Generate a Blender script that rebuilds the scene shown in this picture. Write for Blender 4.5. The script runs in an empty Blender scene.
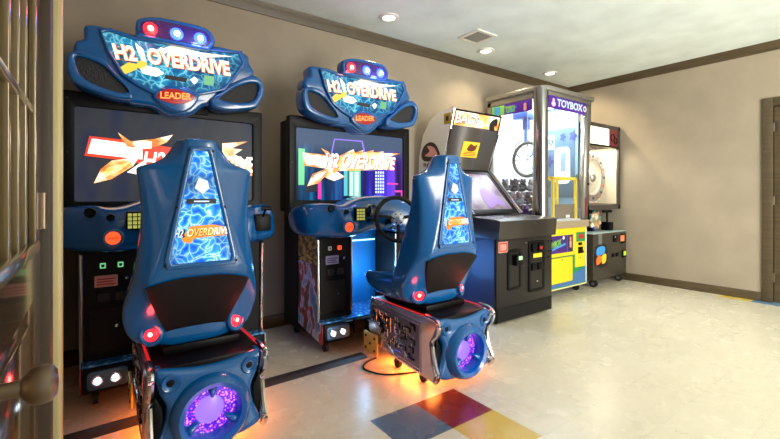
import bpy, bmesh, math, random
from mathutils import Vector, Matrix
random.seed(7)
S = bpy.context.scene
C = S.collection
R_ = math.radians
PI = math.pi

# ---------------------------------------------------------------- camera
CAMH = 1.18
TH = R_(54.05)
cam_d = bpy.data.cameras.new('camera')
cam = bpy.data.objects.new('camera', cam_d); C.objects.link(cam)
cam.location = (0, 0, CAMH)
cam.rotation_euler = (R_(90), 0, TH - R_(90))
cam_d.sensor_width = 36.0
cam_d.lens = 36.0 * 409.0 / 780.0
cam_d.shift_y = -23.5 / 780.0
cam_d.clip_start = 0.03
S.camera = cam
# ---------------------------------------------------------------- world, lights, exposure
w = bpy.data.worlds.new('world'); S.world = w; w.use_nodes = True
bg = w.node_tree.nodes['Background']
bg.inputs[0].default_value = (0.88, 0.95, 1.0, 1); bg.inputs[1].default_value = 0.29
S.view_settings.view_transform = 'Standard'
S.view_settings.look = 'None'
S.view_settings.gamma = 1.0
S.view_settings.use_curve_mapping = False
S.view_settings.exposure = 0.52
def area(name, loc, rot, sx, sy, power, col):
    d = bpy.data.lights.new(name, 'AREA'); d.shape = 'RECTANGLE'; d.size = sx; d.size_y = sy
    d.energy = power; d.color = col
    o = bpy.data.objects.new(name, d); C.objects.link(o); o.location = loc; o.rotation_euler = rot
    return o
# daylight from the glazed side of the room behind and to the right of the camera
area('daylight_right', (3.0, -3.3, 1.5), (R_(90), 0, R_(-48)), 3.2, 2.5, 360, (1.0, 0.96, 0.86))
def spot(name, loc, power, col, angle=100, blend=0.7, rot=(0, 0, 0), r=0.06):
    d = bpy.data.lights.new(name, 'SPOT'); d.energy = power; d.color = col
    d.spot_size = R_(angle); d.spot_blend = blend; d.shadow_soft_size = r
    o = bpy.data.objects.new(name, d); C.objects.link(o); o.location = loc; o.rotation_euler = rot
    return o
def point(name, loc, power, col, r=0.03, parent=None):
    d = bpy.data.lights.new(name, 'POINT'); d.energy = power; d.color = col; d.shadow_soft_size = r
    o = bpy.data.objects.new(name, d); C.objects.link(o); o.location = loc; o.parent = parent
    return o

# ---------------------------------------------------------------- helpers
F_ = (math.cos(TH), math.sin(TH)); RT = (math.sin(TH), -math.cos(TH))
def at(u, v, y):
    """where the sight line through photo point (u, v) meets the upright plane y -> (x, z)"""
    a = (u - 390.0) / 409.0
    rx = F_[0] + a * RT[0]; ry = F_[1] + a * RT[1]; t = y / ry
    return (rx * t, CAMH - (v - 196.0) / 409.0 * t)
def trace(pts, y, dx=0.0):
    return [(at(u, v, y)[0] - dx, at(u, v, y)[1]) for u, v in pts]
def lin(c):
    return tuple((x / 255 / 12.92) if x / 255 <= 0.04045 else ((x / 255 + 0.055) / 1.055) ** 2.4 for x in c)
def mat(name, col, rough=0.5, metal=0.0, emit=None, es=0.0, coat=0.0, srgb=True, spec=0.5):
    m = bpy.data.materials.new(name); m.use_nodes = True
    b = m.node_tree.nodes['Principled BSDF']
    c = lin(col) if srgb else col
    b.inputs['Base Color'].default_value = (*c, 1)
    b.inputs['Roughness'].default_value = rough
    b.inputs['Metallic'].default_value = metal
    b.inputs['Coat Weight'].default_value = coat
    b.inputs['Coat Roughness'].default_value = 0.08
    b.inputs['Specular IOR Level'].default_value = spec
    if emit is not None:
        b.inputs['Emission Color'].default_value = (*lin(emit), 1)
        b.inputs['Emission Strength'].default_value = es
    return m
def N(m, t, **kw):
    n = m.node_tree.nodes.new(t)
    for k, v in kw.items(): setattr(n, k, v)
    return n
def L(m, a, b): m.node_tree.links.new(a, b)
def B(m): return m.node_tree.nodes['Principled BSDF']
def ramp(m, stops, interp='LINEAR'):
    r = N(m, 'ShaderNodeValToRGB'); r.color_ramp.interpolation = interp
    e = r.color_ramp.elements
    while len(e) < len(stops): e.new(0.5)
    for i, (p, c) in enumerate(stops):
        e[i].position = p; e[i].color = (*lin(c), 1)
    return r
def coords(m, scale=(1, 1, 1), rot=(0, 0, 0), kind='Object'):
    tc = N(m, 'ShaderNodeTexCoord'); mp = N(m, 'ShaderNodeMapping')
    mp.inputs['Scale'].default_value = scale; mp.inputs['Rotation'].default_value = rot
    L(m, tc.outputs[kind], mp.inputs['Vector'])
    return mp.outputs['Vector']
def noise(m, vec, scale, detail=3):
    n = N(m, 'ShaderNodeTexNoise'); n.inputs['Scale'].default_value = scale; n.inputs['Detail'].default_value = detail
    L(m, vec, n.inputs['Vector']); return n
def bump(m, fac, strength, dist=0.01):
    b = N(m, 'ShaderNodeBump'); b.inputs['Strength'].default_value = strength; b.inputs['Distance'].default_value = dist
    L(m, fac, b.inputs['Height']); L(m, b.outputs['Normal'], B(m).inputs['Normal'])

class Ctx: org = Vector((0, 0, 0))
def link(name, me, m, parent=None):
    """me has world-like coordinates; stored relative to Ctx.org"""
    if Ctx.org.length: me.transform(Matrix.Translation(-Ctx.org))
    me.name = name
    if m is not None:
        me.materials.clear(); me.materials.append(m)
    o = bpy.data.objects.new(name, me); C.objects.link(o)
    if parent is not None:
        o.parent = parent
    elif Ctx.org.length:
        o.location = Ctx.org
    return o
def bm_mesh(bm, smooth=False):
    bmesh.ops.recalc_face_normals(bm, faces=bm.faces[:])
    me = bpy.data.meshes.new('m'); bm.to_mesh(me); bm.free()
    if smooth: shade(me)
    return me
def shade(me, angle=35):
    for p in me.polygons: p.use_smooth = True
    me.set_sharp_from_angle(angle=R_(angle))
    return me
def box_bm(bm, x0, x1, y0, y1, z0, z1, bev=0.0, seg=2, mtx=None):
    r = bmesh.ops.create_cube(bm, size=1.0)
    vs = r['verts']
    for v in vs:
        v.co = Vector(((x0 + x1) / 2 + v.co.x * (x1 - x0), (y0 + y1) / 2 + v.co.y * (y1 - y0), (z0 + z1) / 2 + v.co.z * (z1 - z0)))
    if bev > 0:
        es = list({e for v in vs for e in v.link_edges})
        g = bmesh.ops.bevel(bm, geom=es, offset=bev, segments=seg, profile=0.5, affect='EDGES', clamp_overlap=True)
        vs = g['verts']
    if mtx is not None:
        vv = set(vs)
        for v in vv: v.co = mtx @ v.co
    return vs
def box(x0, x1, y0, y1, z0, z1, bev=0.0, seg=2):
    bm = bmesh.new(); box_bm(bm, x0, x1, y0, y1, z0, z1, bev, seg)
    return bm_mesh(bm, bev > 0)
def boxes(lst, bev=0.0):
    bm = bmesh.new()
    for b in lst: box_bm(bm, *b, bev)
    return bm_mesh(bm, bev > 0)
def cyl_bm(bm, p0, p1, r0, r1=None, seg=24, caps=True):
    p0 = Vector(p0); p1 = Vector(p1); r1 = r0 if r1 is None else r1
    d = p1 - p0; q = d.to_track_quat('Z', 'Y').to_matrix().to_4x4()
    bmesh.ops.create_cone(bm, cap_ends=caps, segments=seg, radius1=r0, radius2=r1, depth=d.length,
                          matrix=Matrix.Translation((p0 + p1) / 2) @ q)
def cyl(p0, p1, r0, r1=None, seg=24):
    bm = bmesh.new(); cyl_bm(bm, p0, p1, r0, r1, seg); return bm_mesh(bm, True)
def lathe(profile, center, axis, seg=40):
    """profile [(radius, distance along axis)]"""
    bm = bmesh.new(); ax = Vector(axis).normalized(); q = ax.to_track_quat('Z', 'Y').to_matrix()
    c = Vector(center); rings = []
    for r, d in profile:
        rings.append([bm.verts.new(c + q @ Vector((max(r, 1e-5) * math.cos(2 * PI * k / seg), max(r, 1e-5) * math.sin(2 * PI * k / seg), d))) for k in range(seg)])
    for a, b in zip(rings, rings[1:]):
        for k in range(seg): bm.faces.new((a[k], a[(k + 1) % seg], b[(k + 1) % seg], b[k]))
    bmesh.ops.remove_doubles(bm, verts=bm.verts[:], dist=1e-4)
    return bm_mesh(bm, True)
def torus(center, axis, R, r, seg=40, rs=10):
    return lathe([(R + r * math.cos(2 * PI * k / rs), r * math.sin(2 * PI * k / rs)) for k in range(rs + 1)], center, axis, seg)
def tube_bm(bm, pts, r, seg=8):
    pts = [Vector(p) for p in pts]; rings = []
    for i, p in enumerate(pts):
        d = (pts[min(i + 1, len(pts) - 1)] - pts[max(i - 1, 0)]).normalized()
        q = d.to_track_quat('Z', 'Y').to_matrix()
        rings.append([bm.verts.new(p + q @ Vector((r * math.cos(2 * PI * k / seg), r * math.sin(2 * PI * k / seg), 0))) for k in range(seg)])
    for a, b in zip(rings, rings[1:]):
        for k in range(seg): bm.faces.new((a[k], a[(k + 1) % seg], b[(k + 1) % seg], b[k]))
    bm.faces.new(rings[0][::-1]); bm.faces.new(rings[-1])
def tube(pts, r, seg=8):
    bm = bmesh.new(); tube_bm(bm, pts, r, seg); return bm_mesh(bm, True)
def smooth_path(pts, n=4, closed=True):
    out = []; k = len(pts)
    rng = range(k) if closed else range(k - 1)
    for i in rng:
        g = lambda j: Vector(pts[j % k]) if closed else Vector(pts[max(0, min(k - 1, j))])
        p0, p1, p2, p3 = g(i - 1), g(i), g(i + 1), g(i + 2)
        for s in range(n):
            t = s / n
            out.append(tuple(0.5 * ((2 * p1) + (p2 - p0) * t + (2 * p0 - 5 * p1 + 4 * p2 - p3) * t * t + (3 * p1 - p0 - 3 * p2 + p3) * t ** 3)))
    if not closed: out.append(tuple(pts[-1]))
    return out
def curve_mesh(cu):
    o = bpy.data.objects.new('tmp', cu); C.objects.link(o)
    bpy.context.view_layer.update()
    dg = bpy.context.evaluated_depsgraph_get()
    me = bpy.data.meshes.new_from_object(o.evaluated_get(dg))
    bpy.data.objects.remove(o); bpy.data.curves.remove(cu)
    return me
def plate(outs, front, th, bev=0.0, plane='xz', fn=None, seg=2):
    """flat-sided solid from outlines (first outer, the rest holes). plane xz: outline (x, z), front face at y=front, solid
    runs to y=front+th. plane yz: outline (y, z), faces x=front..front+th. plane xy: outline (x, y), z=front..front+th"""
    cu = bpy.data.curves.new('c', 'CURVE'); cu.dimensions = '2D'; cu.fill_mode = 'BOTH'
    for o in outs:
        s = cu.splines.new('POLY'); s.points.add(len(o) - 1); s.use_cyclic_u = True
        for i, p in enumerate(o): s.points[i].co = (p[0], p[1], 0, 1)
    cu.extrude = max(th / 2 - bev, 0.0); cu.bevel_depth = bev; cu.bevel_resolution = seg; cu.offset = -bev
    me = curve_mesh(cu)
    for v in me.vertices:
        a, b, c = v.co
        if plane == 'xz': v.co = (a, front + th / 2 - c, b)
        elif plane == 'yz': v.co = (front + th / 2 + c, a, b)
        else: v.co = (a, b, front + th / 2 + c)
        if fn: v.co = fn(*v.co)
    bm = bmesh.new(); bm.from_mesh(me); bpy.data.meshes.remove(me)
    bmesh.ops.remove_doubles(bm, verts=bm.verts[:], dist=1e-5)
    return bm_mesh(bm, bev > 0)
def rrect(x0, x1, z0, z1, r=0.01, n=4):
    o = []
    for cx, cz, a0 in ((x1 - r, z1 - r, 0), (x0 + r, z1 - r, 90), (x0 + r, z0 + r, 180), (x1 - r, z0 + r, 270)):
        for k in range(n + 1):
            a = R_(a0 + 90 * k / n); o.append((cx + r * math.cos(a), cz + r * math.sin(a)))
    return o
def ell(cx, cz, rx, rz=None, n=28):
    rz = rx if rz is None else rz
    return [(cx + rx * math.cos(2 * PI * k / n), cz + rz * math.sin(2 * PI * k / n)) for k in range(n)]
def text(body, x0, x1, z0, z1, front, th=0.003, slant=0.0, rise=0.0, bold=0.0, plane='xz', fn=None, flip=False):
    cu = bpy.data.curves.new('t', 'FONT'); cu.body = body; cu.extrude = 0.5; cu.offset = bold; cu.resolution_u = 3
    me = curve_mesh(cu)
    xs = [v.co.x for v in me.vertices]; ys = [v.co.y for v in me.vertices]
    ax, bx, ay, by = min(xs), max(xs), min(ys), max(ys)
    for v in me.vertices:
        s = (v.co.x - ax) / (bx - ax); t = (v.co.y - ay) / (by - ay)
        if flip: s = 1 - s
        a = x0 + s * (x1 - x0) + slant * t * (z1 - z0); b = z0 + t * (z1 - z0) + rise * s
        c = v.co.z * th
        if plane == 'xz': v.co = (a, front - c, b)
        else: v.co = (front + c, a, b)
        if fn: v.co = fn(*v.co)
    bm = bmesh.new(); bm.from_mesh(me); bpy.data.meshes.remove(me)
    bmesh.ops.remove_doubles(bm, verts=bm.verts[:], dist=1e-6)
    return bm_mesh(bm)
def join(*mes):
    bm = bmesh.new()
    for m in mes: bm.from_mesh(m); bpy.data.meshes.remove(m)
    me = bpy.data.meshes.new('m'); bm.to_mesh(me); bm.free(); return me
def loft(sections, caps=True, sub=0, closed=True):
    bm = bmesh.new(); rings = [[bm.verts.new(p) for p in s] for s in sections]; n = len(rings[0])
    for a, b in zip(rings, rings[1:]):
        for k in range(n if closed else n - 1): bm.faces.new((a[k], a[(k + 1) % n], b[(k + 1) % n], b[k]))
    if caps:
        for rg in (rings[0][::-1], rings[-1]):
            c = bm.verts.new(sum((v.co for v in rg), Vector()) / n)
            for k in range(n): bm.faces.new((rg[k], rg[(k + 1) % n], c))
    bmesh.ops.recalc_face_normals(bm, faces=bm.faces[:])
    me = bpy.data.meshes.new('m'); bm.to_mesh(me); bm.free()
    if sub:
        o = bpy.data.objects.new('tmp', me); C.objects.link(o)
        md = o.modifiers.new('s', 'SUBSURF'); md.levels = sub; md.render_levels = sub
        bpy.context.view_layer.update()
        me2 = bpy.data.meshes.new_from_object(o.evaluated_get(bpy.context.evaluated_depsgraph_get()))
        bpy.data.objects.remove(o); me = me2
    for p in me.polygons: p.use_smooth = True
    return me
def thing(name, label, cat, loc, group=None):
    o = bpy.data.objects.new(name, None); C.objects.link(o); o.empty_display_size = 0.1
    o.location = loc; o['label'] = label; o['category'] = cat
    if group: o['group'] = group
    return o
def tag(o, label, cat, group=None):
    o['label'] = label; o['category'] = cat
    if group: o['group'] = group
    return o
def struct(name, me, m, parent=None):
    Ctx.org = Vector((0, 0, 0)) if parent is None else Ctx.org
    o = link(name, me, m, parent)
    if parent is None: o['kind'] = 'structure'
    return o

# ---------------------------------------------------------------- materials
BLUE = mat('blue_moulded_plastic', (0, 84, 148), 0.2, 0.0, coat=0.5)
def speck(m, s, amt):
    v = coords(m); n = noise(m, v, s); bump(m, n.outputs['Fac'], amt, 0.002)
speck(BLUE, 60, 0.04)
BLACK = mat('black_plastic', (8, 8, 10), 0.42, spec=0.15)
MATTE = mat('matte_black_board', (15, 14, 15), 0.6, spec=0.25)
speck(MATTE, 220, 0.15)
DARK = mat('dark_grey_laminate', (30, 27, 26), 0.38, spec=0.3); speck(DARK, 150, 0.08)
CHROME = mat('chrome_trim', (205, 205, 208), 0.18, 1.0)
ALU = mat('brushed_aluminium', (156, 153, 148), 0.33, 0.85)
RUBBER = mat('black_rubber', (20, 20, 20), 0.75)
WHITE = mat('white_laminate', (196, 192, 186), 0.4)
YEL = mat('yellow_laminate', (222, 194, 28), 0.4)
GRN = mat('green_laminate', (20, 130, 70), 0.4)
PURP = mat('purple_print', (62, 24, 110), 0.4)
def glow(name, col, s, base=(10, 10, 10)): return mat(name, base, 0.3, emit=col, es=s)
G_RED = glow('red_lit_lens', (255, 22, 28), 4.0, (180, 10, 20))
G_REDH = glow('hot_red_bulb', (255, 120, 110), 9.0)
G_WHT = glow('white_lit_lens', (205, 225, 255), 8.0)
G_BLU = glow('blue_lit_lens', (40, 70, 255), 6.0, (10, 20, 200))
G_BLUH = glow('hot_blue_bulb', (190, 205, 255), 8.0)
G_ORG = glow('orange_lit_button', (255, 70, 30), 1.6)
G_YEL = glow('pale_yellow_lit_keys', (205, 205, 100), 0.5)
G_GRN = glow('green_lit_button', (130, 215, 150), 0.6)
G_UNDER = glow('orange_light_strip', (255, 100, 20), 6.0)
G_LTXT = glow('yellow_orange_lit_letters', (255, 190, 60), 1.1)
G_CREAM = glow('cream_lit_letters', (255, 236, 190), 1.5)
G_REDTX = glow('red_orange_lit_letters', (255, 90, 40), 1.6)
T_RED = mat('red_print', (170, 30, 30), 0.5)
T_WHITE = mat('white_print', (225, 225, 225), 0.5)
T_BLACK = mat('black_print', (12, 12, 14), 0.5)
T_YEL = mat('yellow_print', (225, 190, 40), 0.5)
T_GREEN = mat('green_print', (120, 190, 60), 0.5)
T_BLUE = mat('sky_blue_print', (60, 140, 210), 0.5)
T_PINK = mat('pink_sticker', (205, 140, 130), 0.5)
BRONZE_STRIPE = mat('pale_stripe_print', (190, 175, 130), 0.5)

def caustic(name, es, dark=(8, 60, 200), mid=(30, 130, 235), line=(215, 245, 255), sc=30):
    m = mat(name, (6, 24, 80), 0.35, spec=0.15)
    v = coords(m); n = noise(m, v, 9, 2)
    mx = N(m, 'ShaderNodeMix', data_type='RGBA'); mx.inputs[0].default_value = 0.14
    L(m, v, mx.inputs[6]); L(m, n.outputs['Color'], mx.inputs[7])
    vo = N(m, 'ShaderNodeTexVoronoi', feature='DISTANCE_TO_EDGE'); vo.inputs['Scale'].default_value = sc
    L(m, mx.outputs[2], vo.inputs['Vector'])
    r = ramp(m, [(0.0, line), (0.03, tuple((a + b) // 2 for a, b in zip(line, mid))), (0.11, mid), (0.36, dark), (1.0, (5, 40, 160))])
    L(m, vo.outputs['Distance'], r.inputs['Fac'])
    nz = noise(m, v, 6, 2); rz = ramp(m, [(0.32, (130, 130, 130)), (0.6, (255, 255, 255))]); L(m, nz.outputs['Fac'], rz.inputs['Fac'])
    mm = N(m, 'ShaderNodeMix', data_type='RGBA', blend_type='MULTIPLY'); mm.inputs[0].default_value = 1.0; L(m, r.outputs['Color'], mm.inputs[6]); L(m, rz.outputs['Color'], mm.inputs[7])
    L(m, mm.outputs[2], B(m).inputs['Emission Color']); B(m).inputs['Emission Strength'].default_value = es
    return m
CAUSTIC = caustic('backlit_water_print', 1.15, (10, 90, 225), (50, 160, 245))
CAUSTIC2 = caustic('backlit_marquee_print', 1.0, (8, 84, 120), (26, 130, 160), (150, 225, 235), 20)

def wall_paint(name, col, sc=1.0):
    m = mat(name, col, 0.75)
    v = coords(m, kind='Object'); n = noise(m, v, 3.0, 4)
    r = ramp(m, [(0.3, tuple(int(c * 0.96) for c in col)), (0.7, tuple(min(255, int(c * 1.03)) for c in col))])
    L(m, n.outputs['Fac'], r.inputs['Fac']); L(m, r.outputs['Color'], B(m).inputs['Base Color'])
    n2 = noise(m, v, 180, 2); bump(m, n2.outputs['Fac'], 0.12, 0.003)
    return m
WALL = wall_paint('taupe_wall_paint', (152, 140, 122))
CEIL = wall_paint('pale_ceiling_paint', (226, 238, 238))
WOOD = mat('dark_brown_trim', (74, 60, 44), 0.45)
v = coords(WOOD, (1, 1, 12)); n = noise(WOOD, v, 4, 4)
r = ramp(WOOD, [(0.3, (62, 52, 34)), (0.7, (82, 69, 46))]); L(WOOD, n.outputs['Fac'], r.inputs['Fac']); L(WOOD, r.outputs['Color'], B(WOOD).inputs['Base Color'])

def floor_mat():
    m = mat('cream_vinyl_tile', (196, 186, 160), 0.2, spec=0.4)
    T = 0.305
    tc = N(m, 'ShaderNodeTexCoord'); mp = N(m, 'ShaderNodeMapping')
    mp.inputs['Location'].default_value = (-1.48 / T + 20, -1.80 / T + 20, 0); mp.inputs['Scale'].default_value = (1 / T, 1 / T, 1)
    L(m, tc.outputs['Object'], mp.inputs['Vector'])
    fl = N(m, 'ShaderNodeVectorMath', operation='FLOOR'); L(m, mp.outputs['Vector'], fl.inputs[0])
    fr = N(m, 'ShaderNodeVectorMath', operation='FRACTION'); L(m, mp.outputs['Vector'], fr.inputs[0])
    wn = N(m, 'ShaderNodeTexWhiteNoise', noise_dimensions='2D'); L(m, fl.outputs[0], wn.inputs['Vector'])
    base = ramp(m, [(0, (207, 200, 178)), (1, (212, 205, 183))]); L(m, wn.outputs['Value'], base.inputs['Fac'])
    ns = noise(m, tc.outputs['Object'], 26, 6); nsr = ramp(m, [(0.3, (247, 247, 246)), (0.7, (255, 255, 255))]); L(m, ns.outputs['Fac'], nsr.inputs['Fac'])
    sep = N(m, 'ShaderNodeSeparateXYZ'); L(m, fl.outputs[0], sep.inputs[0])
    cur = base.outputs['Color']
    def eq(sock, val):
        c = N(m, 'ShaderNodeMath', operation='COMPARE'); L(m, sock, c.inputs[0]); c.inputs[1].default_value = val; c.inputs[2].default_value = 0.25; return c.outputs[0]
    # coloured tiles: (column, row) counted in tiles from the red one
    for i, j, col in ((0, -1, (128, 38, 28)), (-1, -1, (84, 104, 128)), (0, -2, (200, 168, 62))):
        mu = N(m, 'ShaderNodeMath', operation='MULTIPLY'); L(m, eq(sep.outputs['X'], i + 20), mu.inputs[0]); L(m, eq(sep.outputs['Y'], j + 20), mu.inputs[1])
        mx = N(m, 'ShaderNodeMix', data_type='RGBA'); L(m, mu.outputs[0], mx.inputs[0]); L(m, cur, mx.inputs[6]); mx.inputs[7].default_value = (*lin(col), 1)
        cur = mx.outputs[2]
    mm = N(m, 'ShaderNodeMix', data_type='RGBA', blend_type='MULTIPLY'); mm.inputs[0].default_value = 1.0; L(m, cur, mm.inputs[6]); L(m, nsr.outputs['Color'], mm.inputs[7]); cur = mm.outputs[2]
    so = N(m, 'ShaderNodeSeparateXYZ'); L(m, tc.outputs['Object'], so.inputs[0])
    def mth(op, a, b):
        k = N(m, 'ShaderNodeMath', operation=op)
        for i, q in enumerate((a, b)):
            if isinstance(q, (int, float)): k.inputs[i].default_value = q
            elif q is not None: L(m, q, k.inputs[i])
        return k.outputs[0]
    inb = mth('MULTIPLY', mth('GREATER_THAN', so.outputs['X'], 5.93), mth('LESS_THAN', so.outputs['Y'], 1.638))
    par = mth('LESS_THAN', mth('FRACT', mth('MULTIPLY', mth('SUBTRACT', so.outputs['Y'], 1.028), 0.5 / 0.305), None), 0.5)
    cb = N(m, 'ShaderNodeMix', data_type='RGBA'); L(m, par, cb.inputs[0]); cb.inputs[6].default_value = (*lin((214, 186, 92)), 1); cb.inputs[7].default_value = (*lin((96, 136, 166)), 1)
    mb = N(m, 'ShaderNodeMix', data_type='RGBA'); L(m, inb, mb.inputs[0]); L(m, cur, mb.inputs[6]); L(m, cb.outputs[2], mb.inputs[7]); cur = mb.outputs[2]
    # seams
    s2 = N(m, 'ShaderNodeSeparateXYZ'); L(m, fr.outputs[0], s2.inputs[0]); cs = []
    for ax in ('X', 'Y'):
        p = N(m, 'ShaderNodeMath', operation='PINGPONG'); L(m, s2.outputs[ax], p.inputs[0]); p.inputs[1].default_value = 0.5
        lt = N(m, 'ShaderNodeMath', operation='LESS_THAN'); L(m, p.outputs[0], lt.inputs[0]); lt.inputs[1].default_value = 0.006; cs.append(lt.outputs[0])
    mxm = N(m, 'ShaderNodeMath', operation='MAXIMUM'); L(m, cs[0], mxm.inputs[0]); L(m, cs[1], mxm.inputs[1])
    sc = N(m, 'ShaderNodeMath', operation='MULTIPLY'); L(m, mxm.outputs[0], sc.inputs[0]); sc.inputs[1].default_value = 0.14
    mx = N(m, 'ShaderNodeMix', data_type='RGBA'); L(m, sc.outputs[0], mx.inputs[0]); L(m, cur, mx.inputs[6]); mx.inputs[7].default_value = (*lin((90, 78, 60)), 1)
    L(m, mx.outputs[2], B(m).inputs['Base Color'])
    nb = noise(m, tc.outputs['Object'], 5, 3)
    rr = N(m, 'ShaderNodeMapRange'); L(m, nb.outputs['Fac'], rr.inputs[0]); rr.inputs[3].default_value = 0.24; rr.inputs[4].default_value = 0.30
    L(m, rr.outputs[0], B(m).inputs['Roughness'])
    return m
FLOOR = floor_mat()
def glass_mat(name, tint=(1, 1, 1), refl=0.10):
    m = bpy.data.materials.new(name); m.use_nodes = True; nt = m.node_tree; nt.nodes.clear()
    o = nt.nodes.new('ShaderNodeOutputMaterial'); mx = nt.nodes.new('ShaderNodeMixShader'); t = nt.nodes.new('ShaderNodeBsdfTransparent'); g = nt.nodes.new('ShaderNodeBsdfGlossy')
    t.inputs[0].default_value = (*tint, 1); g.inputs['Roughness'].default_value = 0.03; mx.inputs[0].default_value = refl
    nt.links.new(t.outputs[0], mx.inputs[1]); nt.links.new(g.outputs[0], mx.inputs[2]); nt.links.new(mx.outputs[0], o.inputs[0])
    return m
GLASS = glass_mat('clear_glass')

# ---------------------------------------------------------------- room
WY, WX, CZ = 3.60, 6.08, 2.885
struct('floor', box(-1.2, WX + 0.1, -4.0, WY + 0.1, -0.06, 0.0), FLOOR)
struct('ceiling', box(-1.2, WX + 0.1, -4.0, WY + 0.1, CZ, CZ + 0.08), CEIL)
struct('wall_left', box(-0.30, WX + 0.1, WY, WY + 0.1, 0, CZ), WALL)
DY0, DY1, DZ = 0.15, 1.171, 2.17      # door opening in the back wall
struct('wall_back', boxes([(WX, WX + 0.1, DY1, WY, 0, CZ), (WX, WX + 0.1, -4.0, DY0, 0, CZ), (WX, WX + 0.1, DY0, DY1, DZ, CZ)]), WALL)
struct('wall_front', boxes([(-0.30, -0.19, 1.72, WY, 0, CZ), (-0.30, -0.19, -0.6, 0.68, 0, CZ), (-0.30, -0.19, 0.68, 1.72, 2.15, CZ)]), WALL)
# crown moulding with a stepped profile, baseboards
def crown(p0, p1, inward):
    prof = [(0, -0.098), (0.012, -0.098), (0.018, -0.08), (0.034, -0.035), (0.044, -0.02), (0.050, 0.0), (0, 0)]
    secs = []
    for p in (p0, p1): secs.append([(p[0] + inward[0] * a, p[1] + inward[1] * a, CZ + b) for a, b in prof])
    me = loft(secs); shade(me, 25); return me
struct('trim_left', crown((-0.19, WY), (WX, WY), (0, -1)), WOOD)
struct('trim_back', crown((WX, WY), (WX, -4.0), (-1, 0)), WOOD)
struct('baseboard_left', plate([[(WY - 0.018, 0), (WY, 0), (WY, 0.11), (WY - 0.008, 0.11), (WY - 0.018, 0.095)]], -0.19, WX + 0.19, plane='yz'), WOOD)
struct('baseboard_back', box(WX - 0.018, WX, DY1 + 0.10, WY - 0.018, 0, 0.10, 0.004), WOOD)
# door in the back wall
d = struct('door_1', box(WX + 0.01, WX + 0.05, DY0 + 0.005, DY1 - 0.005, 0.01, DZ - 0.005), WOOD)
struct('door_frame', boxes([(WX - 0.02, WX + 0.06, DY1, DY1 + 0.095, 0, DZ + 0.10), (WX - 0.02, WX + 0.06, DY0 - 0.095, DY0, 0, DZ + 0.10), (WX - 0.02, WX + 0.06, DY0, DY1, DZ, DZ + 0.10)], 0.006), WOOD, d)
DARKHINGE = mat('aged_bronze_hinge', (92, 84, 70), 0.4, 0.8)
for z in (0.28, 1.13, 1.94):
    hm = join(cyl((WX - 0.006, DY1 - 0.004, z - 0.05), (WX - 0.006, DY1 - 0.004, z + 0.05), 0.008, seg=12), box(WX - 0.003, WX + 0.012, DY1 - 0.04, DY1 - 0.002, z - 0.05, z + 0.05))
    struct('hinge', hm, DARKHINGE, d)
# near door at the left: glazed leaf with glazing bars, seen almost edge-on
NDX = -0.13
BRONZE = mat('glossy_brown_door', (118, 96, 72), 0.14, 0.6, coat=0.5)
PANE = mat('amber_reflecting_pane', (62, 48, 28), 0.10, 0.55, coat=0.4)
v = coords(PANE); n = noise(PANE, v, 30, 2); bump(PANE, n.outputs['Fac'], 0.25, 0.003)
y0, y1 = 0.72, 1.625
nd = struct('door_2', boxes([(NDX - 0.04, NDX, y0, y0 + 0.11, 0.01, 2.10), (NDX - 0.04, NDX, y1 - 0.17, y1, 0.01, 2.10), (NDX - 0.04, NDX, y0 + 0.11, y1 - 0.17, 0.01, 0.16),
      (NDX - 0.04, NDX, y0 + 0.11, y1 - 0.17, 0.90, 1.045), (NDX - 0.04, NDX, y0 + 0.11, y1 - 0.17, 1.99, 2.10)]), BRONZE)
bars = []
ys = [y0 + 0.11 + (y1 - 0.28 - y0) * k / 5 for k in range(6)]
for q in ys[1:-1]: bars.append((NDX - 0.030, NDX - 0.001, q - 0.011, q + 0.011, 1.02, 1.99))
for q in (1.41, 1.75): bars.append((NDX - 0.028, NDX + 0.001, y0 + 0.11, y1 - 0.17, q - 0.011, q + 0.011))
bars += [(NDX - 0.01, NDX + 0.012, y0 + 0.10, y1 - 0.16, 1.03, 1.06), (NDX - 0.01, NDX + 0.006, y1 - 0.185, y1 - 0.16, 1.03, 2.0)]
struct('glazing_bar', boxes(bars, 0.004), mat('pale_glazing_bar', (130, 112, 76), 0.2, 0.4, coat=0.5), nd)
struct('window_pane', box(NDX - 0.024, NDX - 0.018, y0 + 0.11, y1 - 0.17, 1.02, 1.99), PANE, nd)
struct('lower_panel', boxes([(NDX - 0.03, NDX - 0.012, y0 + 0.11, y1 - 0.17, 0.16, 0.90), (NDX - 0.03, NDX - 0.003, y0 + 0.16, y1 - 0.22, 0.21, 0.85)], 0.006), BRONZE, nd)
NICK = mat('brushed_nickel', (150, 132, 112), 0.28, 1.0)
ky, kz = 0.80, 0.899
struct('door_knob', join(lathe([(0.0, 0.0), (0.030, 0.0), (0.030, 0.008), (0.012, 0.012), (0.012, 0.044), (0.020, 0.050), (0.0265, 0.058), (0.0285, 0.068), (0.0265, 0.079), (0.018, 0.086), (0.0, 0.088)], (NDX, ky, kz), (1, 0, 0))), NICK, nd)
struct('hinge', join(cyl((NDX + 0.006, y1 + 0.012, 1.08), (NDX + 0.006, y1 + 0.012, 1.19), 0.008, seg=12), box(NDX - 0.005, NDX + 0.003, y1 - 0.03, y1 + 0.035, 1.08, 1.19)), NICK, nd)
struct('trim_1', box(-0.19, -0.107, 1.645, 1.74, 0, 2.2, 0.004), mat('dark_door_jamb', (62, 48, 34), 0.5))
struct('trim_2', plate([rrect(-0.19, -0.086, 1.742, 1.85, 0.012)], 0, 2.24, 0, 'xy'), mat('tan_painted_casing', (206, 190, 140), 0.4))

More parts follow.
